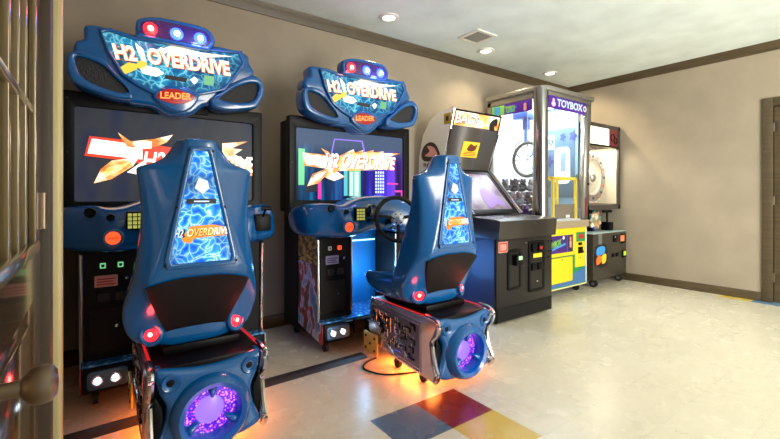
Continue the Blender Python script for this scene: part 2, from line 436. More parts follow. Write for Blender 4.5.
# ceiling fittings
def ceil_pt(u, v):
    a = (u - 390.0) / 409.0; t = (CZ - CAMH) / ((196.0 - v) / 409.0)
    return ((F_[0] + a * RT[0]) * t, (F_[1] + a * RT[1]) * t)
G_CAN = glow('ceiling_lamp_glow', (255, 244, 225), 3.5)
CANW = mat('white_lamp_trim', (225, 225, 220), 0.4)
for (u, v), lab, pw in (((389, 17), 'white round recessed ceiling downlight, the nearest and largest of the three', 26),
                    ((486, 50.5), 'white round recessed ceiling downlight just beyond the square air vent', 26),
                    ((550, 73), 'small recessed ceiling downlight farthest away, near the corner moulding', 70)):
    x, y = ceil_pt(u, v); Ctx.org = Vector((x, y, CZ))
    t = thing('recessed_downlight', lab, 'ceiling light', Ctx.org, 'recessed ceiling downlights')
    link('trim_ring', lathe([(0.062, -0.001), (0.062, -0.012), (0.070, -0.016), (0.092, -0.010), (0.095, 0.0)], (x, y, CZ), (0, 0, 1)), CANW, t)
    link('lamp', lathe([(0.0, -0.008), (0.04, -0.007), (0.060, -0.003), (0.060, -0.001)], (x, y, CZ), (0, 0, 1)), G_CAN, t)
    s = spot('downlight_beam', (0, 0, -0.03), pw, (1.0, 0.82, 0.54), 125 if pw < 50 else 95, 0.6, (0, R_(0 if pw < 50 else -38), 0)); s.parent = t
# accent lamps washing the far wall
x, y = ceil_pt(477, 36.5); Ctx.org = Vector((x, y, CZ))
t = thing('air_vent', 'square white louvred air vent in the ceiling', 'vent', Ctx.org)
link('vent_frame', plate([rrect(x - 0.15, x + 0.15, y - 0.15, y + 0.15, 0.005), rrect(x - 0.11, x + 0.11, y - 0.11, y + 0.11, 0.004)[::-1]], CZ - 0.012, 0.0119, 0.002, 'xy'), CANW, t)
link('louvres', boxes([(x - 0.11, x + 0.11, y - 0.108 + k * 0.022, y - 0.098 + k * 0.022, CZ - 0.010, CZ - 0.002) for k in range(10)]), mat('grey_louvre', (150, 150, 146), .5), t)
link('opening_shade', box(x - 0.112, x + 0.112, y - 0.112, y + 0.112, CZ - 0.0016, CZ - 0.0004), T_BLACK, t)  # black sheet paints the shade behind the louvres

# cable cover strip on the floor, running from machine to machine
Ctx.org = Vector((0.8, 2.56, 0))
cc = loft([[(x, 2.52 + dy + (x - 0.0) * 0.03, dz) for dy, dz in ((-0.06, 0.0), (-0.035, 0.012), (0.035, 0.012), (0.06, 0.0))] for x in (-0.16, 0.5, 1.1, 1.62)])
tag(link('cable_cover', shade(cc), mat('dark_rubber_ramp', (52, 47, 48), 0.5)), 'long dark rubber cable cover strip lying on the floor between the two blue machines', 'cable cover')

# ---------------------------------------------------------------- racing machines
def art_side():
    m = mat('printed_side_artwork', (200, 200, 200), 0.3, coat=0.3)
    v = coords(m, (1, 2.4, 1.6), (0.6, 0, 0)); n = noise(m, v, 4.2, 4)
    r = ramp(m, [(0.0, (20, 20, 30)), (0.38, (26, 26, 44)), (0.44, (130, 26, 34)), (0.50, (180, 60, 60)), (0.53, (205, 215, 225)), (0.60, (110, 150, 190)), (0.7, (70, 110, 160))])
    L(m, n.outputs['Fac'], r.inputs['Fac'])
    v2 = coords(m, (1, 3, 6)); n2 = noise(m, v2, 6, 3); r2 = ramp(m, [(0.44, (18, 16, 16)), (0.5, (170, 130, 50)), (0.6, (200, 160, 70))]); L(m, n2.outputs['Fac'], r2.inputs['Fac'])
    tc = N(m, 'ShaderNodeTexCoord'); sp = N(m, 'ShaderNodeSeparateXYZ'); L(m, tc.outputs['Object'], sp.inputs[0])
    g = N(m, 'ShaderNodeMath', operation='GREATER_THAN'); L(m, sp.outputs['Z'], g.inputs[0]); g.inputs[1].default_value = 0.66
    mx = N(m, 'ShaderNodeMix', data_type='RGBA'); L(m, g.outputs[0], mx.inputs[0]); L(m, r.outputs['Color'], mx.inputs[6]); L(m, r2.outputs['Color'], mx.inputs[7])
    L(m, mx.outputs[2], B(m).inputs['Base Color']); return m
ART = art_side()
def screen_mat(kind):
    m = mat('screen_picture_' + kind, (6, 6, 8), 0.35, spec=0.12)
    if kind == 'dark':
        v = coords(m, (3, 1, 1)); n = noise(m, v, 2.2, 1)
        r = ramp(m, [(0.3, (46, 50, 58)), (0.55, (58, 60, 66)), (0.75, (40, 46, 72))])
        L(m, n.outputs['Fac'], r.inputs['Fac']); L(m, r.outputs['Color'], B(m).inputs['Emission Color']); B(m).inputs['Emission Strength'].default_value = 0.75
        return m
    tc = N(m, 'ShaderNodeTexCoord'); sp = N(m, 'ShaderNodeSeparateXYZ'); L(m, tc.outputs['Object'], sp.inputs[0])
    mr = N(m, 'ShaderNodeMapRange'); L(m, sp.outputs['X'], mr.inputs[0]); mr.inputs[1].default_value = -0.54; mr.inputs[2].default_value = 0.54
    r = ramp(m, [(0.0, (30, 120, 160)), (0.2, (20, 90, 140)), (0.45, (40, 80, 150)), (0.62, (60, 50, 220)), (0.8, (70, 50, 220)), (1.0, (120, 60, 190))]); L(m, mr.outputs[0], r.inputs['Fac'])
    br = N(m, 'ShaderNodeTexNoise'); br.inputs['Scale'].default_value = 1.0; mp = N(m, 'ShaderNodeMapping'); mp.inputs['Scale'].default_value = (12, 1, 1.0)
    L(m, tc.outputs['Object'], mp.inputs[0]); L(m, mp.outputs[0], br.inputs['Vector'])
    r2 = ramp(m, [(0.35, (60, 60, 80)), (0.5, (120, 120, 135)), (0.66, (220, 220, 220))]); L(m, br.outputs['Fac'], r2.inputs['Fac'])
    mz = N(m, 'ShaderNodeMapRange'); L(m, sp.outputs['Z'], mz.inputs[0]); mz.inputs[1].default_value = 1.5; mz.inputs[2].default_value = 1.62
    mx = N(m, 'ShaderNodeMix', data_type='RGBA', blend_type='MULTIPLY'); mx.inputs[0].default_value = 1; L(m, r.outputs['Color'], mx.inputs[6]); L(m, r2.outputs['Color'], mx.inputs[7])
    m2 = N(m, 'ShaderNodeMix', data_type='RGBA'); L(m, mz.outputs[0], m2.inputs[0]); L(m, mx.outputs[2], m2.inputs[6]); m2.inputs[7].default_value = (*lin((52, 66, 88)), 1)
    L(m, m2.outputs[2], B(m).inputs['Emission Color']); B(m).inputs['Emission Strength'].default_value = 1.6
    return m
SCR = {'dark': screen_mat('dark'), 'city': screen_mat('city')}
GFX = {k: glow('picture_' + k, c, s) for k, c, s in (('white', (255, 250, 240), 1.6), ('orange', (255, 170, 90), 1.1), ('yellow', (255, 215, 120), 1.3), ('red', (225, 60, 30), 1.0),
       ('cyan', (80, 200, 220), 0.8), ('green', (110, 220, 150), 0.8), ('magenta', (230, 50, 170), 0.9), ('pale', (200, 220, 255), 1.1), ('navy', (16, 22, 50), 0.6), ('violet', (150, 120, 255), 0.8))}
for k_, (c0, c1, c2) in {'orange': ((235, 110, 40), (255, 180, 100), (255, 240, 215)), 'yellow': ((255, 170, 80), (255, 225, 150), (255, 250, 235))}.items():
    m_ = GFX[k_]; n_ = noise(m_, coords(m_), 11, 3); r_ = ramp(m_, [(0.38, c0), (0.5, c1), (0.6, c2)]); L(m_, n_.outputs['Fac'], r_.inputs['Fac']); L(m_, r_.outputs['Color'], B(m_).inputs['Emission Color'])
PLATEBLUE = mat('blue_diamond_plate', (60, 150, 215), 0.3, 0.5)
v = coords(PLATEBLUE, (22, 22, 22)); ck = N(PLATEBLUE, 'ShaderNodeTexVoronoi'); ck.inputs['Scale'].default_value = 1.4; L(PLATEBLUE, v, ck.inputs['Vector']); bump(PLATEBLUE, ck.outputs['Distance'], 0.8, 0.01)
r = ramp(PLATEBLUE, [(0.25, (150, 210, 245)), (0.45, (40, 120, 190))]); L(PLATEBLUE, ck.outputs['Distance'], r.inputs['Fac']); L(PLATEBLUE, r.outputs['Color'], B(PLATEBLUE).inputs['Base Color'])
FOOTBLUE = mat('blue_footwell_panel', (22, 110, 170), 0.35)
ENG = mat('engine_grey_relief', (196, 190, 202), 0.25, 0.85)
ENGD = mat('engine_dark_recess', (120, 112, 134), 0.28, 0.75)
GRILLE = mat('black_speaker_mesh', (20, 22, 28), 0.6)
v = coords(GRILLE); vo = N(GRILLE, 'ShaderNodeTexVoronoi'); vo.inputs['Scale'].default_value = 110; L(GRILLE, v, vo.inputs['Vector']); bump(GRILLE, vo.outputs['Distance'], 0.7, 0.004)
GOLD = mat('gold_bracket', (222, 186, 96), 0.4, 0.4)
def fan_mat():
    m = mat('purple_led_disc', (20, 6, 40), 0.3)
    v = coords(m); vo = N(m, 'ShaderNodeTexVoronoi'); vo.inputs['Scale'].default_value = 95; L(m, v, vo.inputs['Vector'])
    r = ramp(m, [(0.0, (255, 225, 255)), (0.28, (225, 90, 255)), (0.5, (80, 30, 210)), (1, (40, 10, 120))]); L(m, vo.outputs['Distance'], r.inputs['Fac'])
    L(m, r.outputs['Color'], B(m).inputs['Emission Color']); B(m).inputs['Emission Strength'].default_value = 1.3; return m
FAN = fan_mat()
G_PURP = glow('violet_light_core', (150, 110, 235), 1.0)

def mirror(pts): return [(-x, *r) for x, *r in pts]

def make_racer(label, ox, oy, sdx, sdy, kind):
    CX, CY = 1.865, 2.5                       # model is drawn around this point of the floor
    K = Vector((CX, CY, 0)); Ctx.org = K
    X = lambda a: CX + a
    root = thing('racing_arcade_machine', label, 'arcade machine', (ox, oy, 0), 'blue speedboat racing arcade machines')
    P = lambda name, me, m, par=root: link(name, me, m, par)
    # ---- cabinet with pods, footwell
    cab = P('cabinet', join(
        box(X(-0.50), X(-0.22), 2.80, 3.30, 0.235, 0.86), box(X(0.22), X(0.50), 2.80, 3.30, 0.235, 0.86),
        box(X(-0.52), X(0.52), 3.14, 3.42, 0.10, 1.06), box(X(-0.50), X(0.50), 2.80, 3.30, 0.10, 0.23)), MATTE)
    P('footwell', boxes([(X(-0.22), X(0.22), 3.10, 3.145, 0.24, 0.90)], 0.005), FOOTBLUE, cab)
    P('reflection_strip', box(X(-0.20), X(0.20), 3.08, 3.098, 0.785, 0.795, 0.003), glow('pale_blue_reflection', (150, 215, 255), 2.5), cab)  # bright reflection on the footwell wall, drawn as a glowing strip
    P('foot_plate', plate([[(X(-0.50), 2.72), (X(0.50), 2.72), (X(0.50), 2.80), (X(0.22), 2.80), (X(0.22), 3.10), (X(-0.22), 3.10), (X(-0.22), 2.80), (X(-0.50), 2.80)]], 0.232, 0.012, 0.002, 'xy'), PLATEBLUE, cab)
    P('foot_step', box(X(-0.24), X(0.24), 2.70, 3.10, 0.12, 0.231, 0.004), MATTE, cab)
    for s in (-1, 1):
        P('chrome_trim', tube([(X(s * 0.515), 2.82, 0.885), (X(s * 0.508), 2.785, 0.85), (X(s * 0.506), 2.785, 0.235)], 0.0095), CHROME, cab)
        P('inner_trim', box(X(s * 0.218) - 0.006, X(s * 0.218) + 0.006, 2.785, 2.805, 0.244, 0.86, 0.002), CHROME, cab)
        xs = X(-0.512) if s < 0 else X(0.503)
        P('side_artwork', plate([[(2.71, 0.085), (3.30, 0.17), (3.42, 0.15), (3.42, 0.87), (2.80, 0.87), (2.80, 0.24), (2.71, 0.235)]], xs, 0.008, 0.0, 'yz'), ART, cab)
        a, b = (X(-0.50), X(-0.245)) if s < 0 else (X(0.245), X(0.50))
        P('headlight_box', box(a, b, 2.70, 2.80, 0.095, 0.231, 0.010), BLACK, cab)
        P('headlight_bezel', plate([rrect(a + 0.02, b - 0.045, 0.115, 0.215, 0.02)], 2.694, 0.01, 0.003), mat('blue_lit_tint_plate', (70, 110, 150), 0.3, 0.6), cab)  # blue light on the plate is put into its colour
        for k in (0, 1):
            c = (a + 0.068 + 0.082 * k, 2.692, 0.165)
            P('headlight', lathe([(0, -0.006), (0.010, -0.005), (0.016, 0.0), (0.018, 0.004)], c, (0, 1, 0), 20), glow('headlight_glow', (205, 235, 255), 4.0), cab)
            P('headlight_ring', torus(c, (0, 1, 0), 0.026, 0.005, 24, 8), CHROME, cab)
    P('added_glow_strip', box(X(0.512), X(0.520), 2.90, 3.26, 0.50, 0.54), glow('added_blue_glow', (40, 110, 255), 6.0), cab)  # glowing strip added to throw blue light on the neighbouring cabinet
    # coin door on the left pod
    P('coin_door', plate([rrect(X(-0.485), X(-0.245), 0.27, 0.71, 0.01)], 2.792, 0.012, 0.003), BLACK, cab)
    for k, m in ((0, G_GRN if kind == 'dark' else T_WHITE), (1, G_GRN if kind == 'dark' else G_ORG)):
        P('coin_button', plate([rrect(X(-0.42 + k * 0.085), X(-0.392 + k * 0.085), 0.765, 0.795, 0.003), rrect(X(-0.414 + k * 0.085), X(-0.398 + k * 0.085), 0.772, 0.788, 0.002)[::-1]] if kind == 'dark' else [rrect(X(-0.42 + k * 0.085), X(-0.392 + k * 0.085), 0.765, 0.795, 0.003)], 2.788, 0.012, 0.002), m, cab)
        P('button_core', plate([rrect(X(-0.411 + k * 0.085), X(-0.401 + k * 0.085), 0.772, 0.788, 0.002)], 2.7865, 0.012, 0.001), BLACK, cab)
        P('coin_slot', plate([rrect(X(-0.43 + k * 0.085), X(-0.375 + k * 0.085), 0.575, 0.62, 0.005)], 2.782, 0.012, 0.002), DARK, cab)
    st = P('door_sticker', plate([rrect(X(-0.445), X(-0.335), 0.66, 0.725, 0.003)], 2.784, 0.004), T_PINK if kind == 'dark' else mat('lilac_sticker', (150, 150, 190), 0.5), cab)
    P('sticker_print', join(*[plate([rrect(X(-0.435), X(-0.345 - .012 * (k % 2)), 0.671 + k * 0.015, 0.678 + k * 0.015, 0.002)], 2.783, 0.001) for k in range(3)]), T_RED if kind == 'dark' else PURP, cab)
    P('door_lock', lathe([(0, -0.01), (0.009, -0.009), (0.011, 0)], (X(-0.29), 2.792, 0.70), (0, 1, 0), 16), CHROME, cab)
    P('cash_door', plate([rrect(X(-0.465), X(-0.275), 0.30, 0.53, 0.006)], 2.788, 0.008, 0.002), MATTE, cab)
    P('door_lock', lathe([(0, -0.01), (0.009, -0.009), (0.011, 0)], (X(-0.34), 2.788, 0.43), (0, 1, 0), 16), CHROME, cab)
    for sx in (-0.44, 0.44):
        for sy in (2.80, 3.34):
            P('caster', join(cyl((X(sx) - 0.012, sy, 0.036), (X(sx) + 0.012, sy, 0.036), 0.036, seg=20), box(X(sx) - 0.018, X(sx) + 0.018, sy - 0.012, sy + 0.012, 0.045, 0.105)), RUBBER, cab)
    # ---- monitor
    mon = P('monitor', plate([rrect(X(-0.605), X(0.615), 1.02, 1.828, 0.008), rrect(X(-0.545), X(0.545), 1.145, 1.735, 0.015)[::-1]], 3.10, 0.07, 0.004), BLACK)
    P('monitor_back', box(X(-0.56), X(0.56), 3.175, 3.42, 1.05, 1.82, 0.01), MATTE, mon)
    P('screen', box(X(-0.55), X(0.55), 3.12, 3.13, 1.14, 1.74), SCR[kind], mon)
    for a, b in ((-0.58, 1.78), (0.58, 1.78), (-0.58, 1.45), (0.58, 1.45), (-0.58, 1.10)):
        P('bezel_screw', lathe([(0, -0.003), (0.006, -0.002), (0.007, 0)], (X(a), 3.10, b), (0, 1, 0), 12), DARK, mon)
    # picture on the screen (traced in the plane of the screen)
    yy = 3.119
    def g(pts, m, dy=0.0, u0=280, v0=120, s=0.2164):
        o = trace([(u0 + a * s, v0 + b * s) for a, b in pts], 3.12)
        P('screen_picture', plate([o], yy - dy, 0.0008), m, mon)
    if kind == 'city':
        g([(85, 130), (115, 133), (112, 300), (85, 300)], GFX['green'])
        g([(118, 290), (170, 280), (190, 330), (120, 335)], GFX['navy'])
        g([(232, 168), (250, 86), (382, 96), (400, 175), (395, 176), (376, 101), (254, 91), (238, 168)], GFX['violet'])
        g([(295, 235), (312, 233), (312, 350), (295, 350)], GFX['cyan'])
        g([(318, 232), (372, 232), (372, 352), (318, 352)], GFX['green'])
        g([(325, 240), (335, 240), (335, 350), (325, 350)], GFX['pale'], 0.001)
        g([(345, 240), (362, 240), (362, 350), (345, 350)], GFX['pale'], 0.001)
        for i in range(4):
            for j in range(7): g([(440 + i * 11, 238 + j * 15), (447 + i * 11, 238 + j * 15), (447 + i * 11, 248 + j * 15), (440 + i * 11, 248 + j * 15)], GFX['pale'], 0.001)
        g([(495, 290), (545, 292), (545, 300), (495, 298)], GFX['magenta'])
        g([(530, 325), (568, 325), (568, 352), (560, 352), (558, 334), (530, 334)], GFX['magenta'])
        g([(175, 275), (190, 250), (190, 365), (175, 365)], GFX['magenta'], 0.0005)
        star = [(250, 158), (275, 165), (340, 135), (345, 152), (385, 138), (382, 152), (435, 138), (430, 150), (480, 145), (475, 153), (555, 155), (500, 172), (535, 190), (510, 200), (528, 228), (400, 232), (260, 236), (300, 262), (250, 282), (218, 270), (205, 262), (178, 292), (125, 306), (150, 250), (215, 225), (112, 210), (104, 150), (215, 162), (190, 130), (225, 148), (236, 165)]
        g(star, GFX['orange'], 0.001)
        g([(262, 170), (345, 155), (440, 150), (540, 158), (480, 170), (500, 195), (505, 222), (270, 228)], GFX['yellow'], 0.002)
        g([(112, 160), (225, 170), (262, 185), (262, 222), (120, 203)], GFX['white'], 0.002)
        g([(225, 268), (262, 240), (292, 260), (250, 276)], GFX['white'], 0.002)
        g([(140, 296), (160, 255), (215, 235), (190, 265)], GFX['white'], 0.002)
        (ax, az), (bx, bz) = trace([(280 + 205 * .2164, 120 + 222 * .2164), (280 + 525 * .2164, 120 + 222 * .2164)], 3.12)
        P('title_lettering', text('H2 OVERDRIVE', ax, bx, 1.425, 1.545, yy - 0.004, 0.002, 0.15, 0, 0.02), GFX['white'], mon)
        P('title_outline', text('H2 OVERDRIVE', ax + 0.006, bx + 0.006, 1.418, 1.538, yy - 0.003, 0.001, 0.15, 0, 0.045), GFX['red'], mon)
    else:
        def h(pts, m, dy=0.0):
            o = [(x - (ox - CX) , z) for x, z in trace([(50 + a * .3077, 120 + b * .3077) for a, b in pts], 3.12 + oy - CY)]
            P('screen_picture', plate([o], yy - dy, 0.0008), m, mon)
        h([(128, 52), (250, 66), (400, 90), (560, 105), (560, 170), (330, 160), (270, 135), (112, 116)], GFX['red'])
        h([(136, 60), (250, 76), (300, 92), (300, 128), (122, 108)], GFX['white'], 0.001)
        h([(136, 60), (180, 66), (160, 82), (130, 80)], GFX['pale'], 0.002)
        h([(220, 40), (262, 70), (300, 66), (338, 62), (400, 48), (380, 72), (350, 85), (300, 96), (250, 86), (240, 72)], GFX['orange'], 0.0015)
        h([(270, 74), (330, 70), (330, 92), (280, 94)], GFX['white'], 0.002)
        h([(142, 206), (165, 160), (200, 132), (290, 120), (270, 150), (200, 192)], GFX['orange'], 0.001)
        h([(155, 196), (185, 155), (270, 132), (235, 160)], GFX['yellow'], 0.002)
        h([(250, 170), (300, 135), (330, 160), (290, 178)], GFX['white'], 0.002)
        h([(560, 76), (642, 70), (590, 92), (625, 96), (600, 112), (655, 140), (662, 182), (560, 175)], GFX['orange'], 0.0005)
        (ax, az), (bx, bz) = [(x - (ox - CX), z) for x, z in trace([(50 + 300 * .3077, 170), (50 + 660 * .3077, 170)], 3.12 + oy - CY)]
        P('title_lettering', text('H2 OVERDRIVE', ax, bx, 1.36, 1.48, yy - 0.004, 0.002, 0.15, 0, 0.02), GFX['white'], mon)
    # ---- marquee (outline taken on its own plane, 15 cm deep)
    my = 2.95
    dxm = 0.45 - CX                              # the outline was read from the nearer machine
    T = lambda pts, n=3: smooth_path(trace(pts, my + 0.07, dxm), n)
    TR = lambda pts: trace(pts, my + 0.07, dxm)
    body = [(85.4, 24), (111.5, 27.5), (134, 33.5), (160, 34), (200, 43), (225, 47), (247, 53.8), (250.5, 63), (255, 72.3), (251, 80), (240, 84), (222, 93),
            (212, 104), (204, 106), (191.5, 114.5), (170, 114.5), (154, 106), (140, 104), (127, 100), (112, 78), (90, 62), (76, 53), (73, 48), (76, 40), (84, 37)]
    mq = P('marquee', plate([T(body)], my, 0.16, 0.03, seg=4), BLUE)
    lp = [(67, 58.5), (76, 52.5), (100, 58), (114, 72), (129, 88), (133, 99), (128, 101), (111.5, 98.5), (80.8, 87.7), (69.5, 77)]
    lph = [(76, 58.5), (92, 62), (105, 69), (116, 80), (128, 91), (123, 94), (108.5, 90.8), (86, 81.5), (78, 71)]
    rp = [(212, 108), (210, 100), (222, 92), (236, 82), (252, 77), (260.8, 84), (262, 95.4), (257, 106), (251.5, 109.5), (228.5, 111.5)]
    rph = [(218.6, 100), (227, 93), (238, 87), (252, 84), (257, 88), (255, 97), (248.5, 103), (232, 103.5)]
    for o, hh in ((lp, lph), (rp, rph)):
        P('speaker_pod', plate([T(o), T(hh)[::-1]], my - 0.05, 0.16, 0.016, seg=3), BLUE, mq)
        P('speaker_grille', plate([T(hh)], my - 0.02, 0.05), GRILLE, mq)
    panel = [(102, 33.5), (110, 32.5), (134, 41), (150, 43), (196, 51), (237.7, 54.8), (241.4, 63), (232, 77), (222, 88.5), (206, 91.5), (197, 93), (186, 88), (165, 86), (156, 92), (140, 84), (124, 73.8), (110, 52)]
    P('panel_rim', plate([TR([(99, 30), (110, 29), (134, 37), (150, 40), (196, 48), (241, 51.8), (245.5, 63), (235, 79), (224, 91.5), (206, 95), (196, 97), (186, 92), (165, 90), (155, 96), (138, 87.5), (121, 76), (107, 53)]), TR(panel)[::-1]], my - 0.028, 0.04, 0.008), BLUE, mq)
    P('lit_panel', plate([TR(panel)], my - 0.010, 0.02), CAUSTIC2, mq)
    f3 = my - 0.012
    def tb(u0, v0, u1, v1, hpx):   # text box helper: baseline from (u0,v0) to (u1,v1)
        (x0, z0), (x1, z1) = TR([(u0, v0), (u1, v1)]); (_, zt) = TR([(u0, v0 - hpx)])[0]
        return x0, x1, z0, zt, z1 - z0
    for bold, th, dz, dyy, m in ((0.10, 0.001, -0.003, 0.0, T_BLACK), (0.07, 0.0015, 0, 0.0015, G_REDTX), (0.035, 0.002, 0.002, 0.003, G_CREAM)):
        x0, x1, z0, z1, rs = tb(116, 60, 138, 62.5, 15)
        P('title_lettering', text('H2', x0, x1, z0 + dz, z1 + dz, f3 - dyy, th, -0.25, rs, bold), m, mq)
        x0, x1, z0, z1, rs = tb(148, 64.5, 230, 77, 16)
        P('title_lettering', text('OVERDRIVE', x0, x1, z0 + dz, z1 + dz, f3 - dyy, th, -0.12, rs, bold), m, mq)
    # propeller and flashes
    for pts, m in (([(142, 62), (136, 48), (135, 43), (143, 50), (146, 62)], G_CREAM), ([(120, 68), (128, 63), (140, 65), (136, 70), (124, 75)], G_LTXT),
                   ([(146, 66), (158, 69), (164, 74), (156, 77), (143, 74), (140, 69)], G_CREAM), ([(138, 62), (143, 60), (147, 64), (145, 69), (139, 69), (136, 66)], G_LTXT),
                   ([(160, 50), (172, 46), (200, 53), (232, 57), (204, 58), (180, 54)], G_CREAM), ([(152, 56), (160, 48), (170, 50), (160, 58)], G_CREAM)):
        P('propeller_graphic', plate([TR(pts)], f3 - 0.0005, 0.001), m, mq)
    P('small_caption', plate([TR([(165, 75), (187, 78.5), (186, 83), (164, 79)])], f3, 0.001), T_BLACK, mq)
    P('badge', plate([TR([(190, 80), (194, 77), (198, 80.5), (194, 85)])], f3, 0.001), G_CREAM, mq)
    P('badge', plate([TR([(204, 75.5), (214, 77), (213, 86), (203.5, 85)])], f3, 0.001), G_GRN, mq)
    # leader display
    P('display_surround', plate([T([(152, 97), (160, 89), (176, 87.5), (190, 92), (198, 97.5), (192, 108), (180, 113), (166, 109)])], my - 0.035, 0.05, 0.012), BLUE, mq)
    P('leader_display', plate([T([(156, 97.5), (163, 91), (176, 90.5), (188, 95), (193.5, 98), (188, 103), (176, 105), (164, 102.5)])], my - 0.040, 0.01, 0.002), glow('dark_red_display', (150, 0, 12), 0.9, (60, 0, 0)), mq)
    x0, x1, z0, z1, rs = tb(159.5, 99.5, 190, 101, 6.5)
    P('leader_lettering', text('LEADER', x0, x1, z0, z1, my - 0.043, 0.002, 0, rs, 0.02), glow('orange_led_letters', (255, 120, 50), 2.2), mq)
    # light bar with three beacons
    bar = [(135.5, 25), (140, 20.5), (160, 20), (198, 28), (209, 34), (213.5, 44), (209, 51), (200, 51.5), (142, 40.5), (136, 34)]
    P('light_bar', plate([T(bar)], my - 0.055, 0.11, 0.018, seg=3), BLUE, mq)
    P('light_bar_lens', plate([T([(140, 27), (143, 24), (160, 24), (197, 32), (205.5, 36), (209, 43), (205, 48), (198, 47.8), (144, 37.2), (140, 33)])], my - 0.062, 0.02, 0.004), mat('dark_violet_lens', (50, 20, 90), 0.15, coat=0.6), mq)
    for (u, v), m, m2 in (((149.4, 32), G_RED, G_REDH), ((175.2, 37), G_BLU, G_WHT), ((198.3, 41.5), G_BLU, G_BLUH)):
        (x, z), = TR([(u, v)])
        P('beacon', lathe([(0.0, -0.012), (0.022, -0.010), (0.036, -0.004), (0.040, 0.003)], (x, my - 0.064, z), (0, 1, 0), 28), m, mq)
        P('beacon_bulb', lathe([(0.0, -0.012), (0.012, -0.010), (0.020, 0.0)], (x, my - 0.072, z), (0, 1, 0), 20), m2, mq)
    # neck joining the marquee to the monitor housing
    P('marquee_mount', box(X(-0.22), X(0.22), 3.08, 3.30, 1.76, 2.0, 0.01), MATTE)
    point('beacon_glow_red', (TR([(149.4, 32)])[0][0] - CX, my - 0.16 - CY, 2.20), 1.2, (1, 0.1, 0.1), 0.03, root)
    point('beacon_glow_blue', (TR([(198, 41)])[0][0] - CX, my - 0.16 - CY, 2.19), 1.6, (0.2, 0.3, 1), 0.03, root)
    # ---- dashboard
    def sec(x, yf, zb, zt, yb=3.08):
        return [(X(x), yf + 0.03, zb), (X(x), yf, zb + 0.05), (X(x), yf + 0.02, zt - 0.08), (X(x), yf + 0.09, zt - 0.01), (X(x), yf + 0.22, zt - (0.02 if abs(x) > .4 else 0)), (X(x), yb, zt - (0.11 if abs(x) > .4 else 0.03)), (X(x), yb, (zb + zt) / 2), (X(x), yb, zb)]
    spec = [(0.625, 2.90, 0.95, 1.07), (0.61, 2.80, 0.885, 1.12), (0.58, 2.72, 0.87, 1.14), (0.44, 2.64, 0.86, 1.145), (0.42, 2.60, 0.86, 1.14), (0.37, 2.57, 0.86, 1.12), (0.30, 2.58, 0.86, 1.13), (0.22, 2.60, 0.87, 1.165), (0.12, 2.63, 0.89, 1.19), (0, 2.65, 0.90, 1.195)]
    secs = [sec(-a, b, c, e) for a, b, c, e in spec] + [sec(a, b, c, e) for a, b, c, e in spec[::-1][1:]]
    dash = P('dashboard', loft(secs, sub=2), BLUE)
    P('start_button_ring', torus((X(-0.365), 2.575, 0.955), (0, 1, 0), 0.042, 0.011, 28), BLUE, dash)
    P('start_button', lathe([(0, -0.012), (0.028, -0.010), (0.036, 0)], (X(-0.365), 2.570, 0.955), (0, 1, 0), 28), G_ORG, dash)
    P('start_lettering', text('START', X(-0.390), X(-0.340), 0.949, 0.961, 2.556, 0.001, bold=0.02), T_RED, dash)
    P('speaker_hole', lathe([(0, 0), (0.018, 0), (0.024, -0.006), (0.028, 0.004)], (X(-0.465), 2.655, 1.09), (0, 1, 0), 20), BLACK, dash)
    P('speaker_hole', lathe([(0, 0), (0.012, 0), (0.017, -0.006), (0.02, 0.004)], (X(-0.375), 2.59, 1.065), (0, 1, 0), 20), BLACK, dash)
    P('keypad', plate([rrect(X(-0.305), X(-0.225), 0.995, 1.095, 0.006)], 2.575, 0.04, 0.003), BLACK, dash)
    for i in range(3):
        for j in range(4): P('key', plate([rrect(X(-0.298 + i * 0.024), X(-0.279 + i * 0.024), 1.002 + j * 0.022, 1.019 + j * 0.022, 0.002)], 2.571, 0.006), G_YEL, dash)
    P('gauge', lathe([(0, -0.004), (0.036, -0.004), (0.04, -0.014), (0.047, -0.012), (0.050, 0.02)], (X(-0.15), 2.605, 1.07), (0, 1, 0), 32), mat('gauge_face', (20, 30, 60), 0.2, coat=0.5), dash)
    P('gauge_needle', box(X(-0.152), X(-0.148), 2.597, 2.600, 1.055, 1.10), T_WHITE, dash)
    P('toggle_switch', plate([rrect(X(-0.18), X(-0.12), 0.985, 1.005, 0.004)], 2.592, 0.03, 0.002), BLACK, dash)
    P('throttle_lever', join(cyl((X(0.45), 2.66, 0.98), (X(0.46), 2.56, 1.10), 0.008, seg=10), cyl((X(0.43), 2.555, 1.10), (X(0.49), 2.555, 1.10), 0.014, seg=12), box(X(0.40), X(0.51), 2.60, 2.68, 0.95, 1.06, 0.01)), BLACK, dash)
    # steering wheel, tilted towards the seat
    c = Vector((X(0.01), 2.49, 1.005)); ax = Vector((-0.30, -1, 0.25)).normalized()
    q = ax.to_track_quat('Z', 'Y').to_matrix()
    bm = bmesh.new()
    for a in (10, 170, 270):
        p = [c + q @ Vector((r * math.cos(R_(a)), r * math.sin(R_(a)), h)) for r, h in ((0.03, 0.012), (0.08, 0.006), (0.155, 0.0))]
        tube_bm(bm, p, 0.013, 8)
    P('steering_wheel', join(torus(c, ax, 0.168, 0.0165, 48, 12), bm_mesh(bm, True)), RUBBER, dash)
    P('wheel_hub', lathe([(0.0, 0.03), (0.03, 0.028), (0.05, 0.02), (0.055, 0.0), (0.05, -0.01)], c, ax, 32), mat('silver_hub', (200, 205, 215), 0.3, 0.7), dash)
    P('hub_screws', join(*[lathe([(0, 0.004), (0.006, 0.003), (0.007, 0)], c + q @ Vector((0.038 * math.cos(k * PI / 3), 0.038 * math.sin(k * PI / 3), 0.025)), ax, 10) for k in range(6)]), BLACK, dash)
    P('steering_column', cyl(c - ax * 0.005, c - ax * 0.22, 0.035, 0.05), BLACK, dash)
    # ---- seat base
    SX = 1.85
    Z = lambda a: SX + a
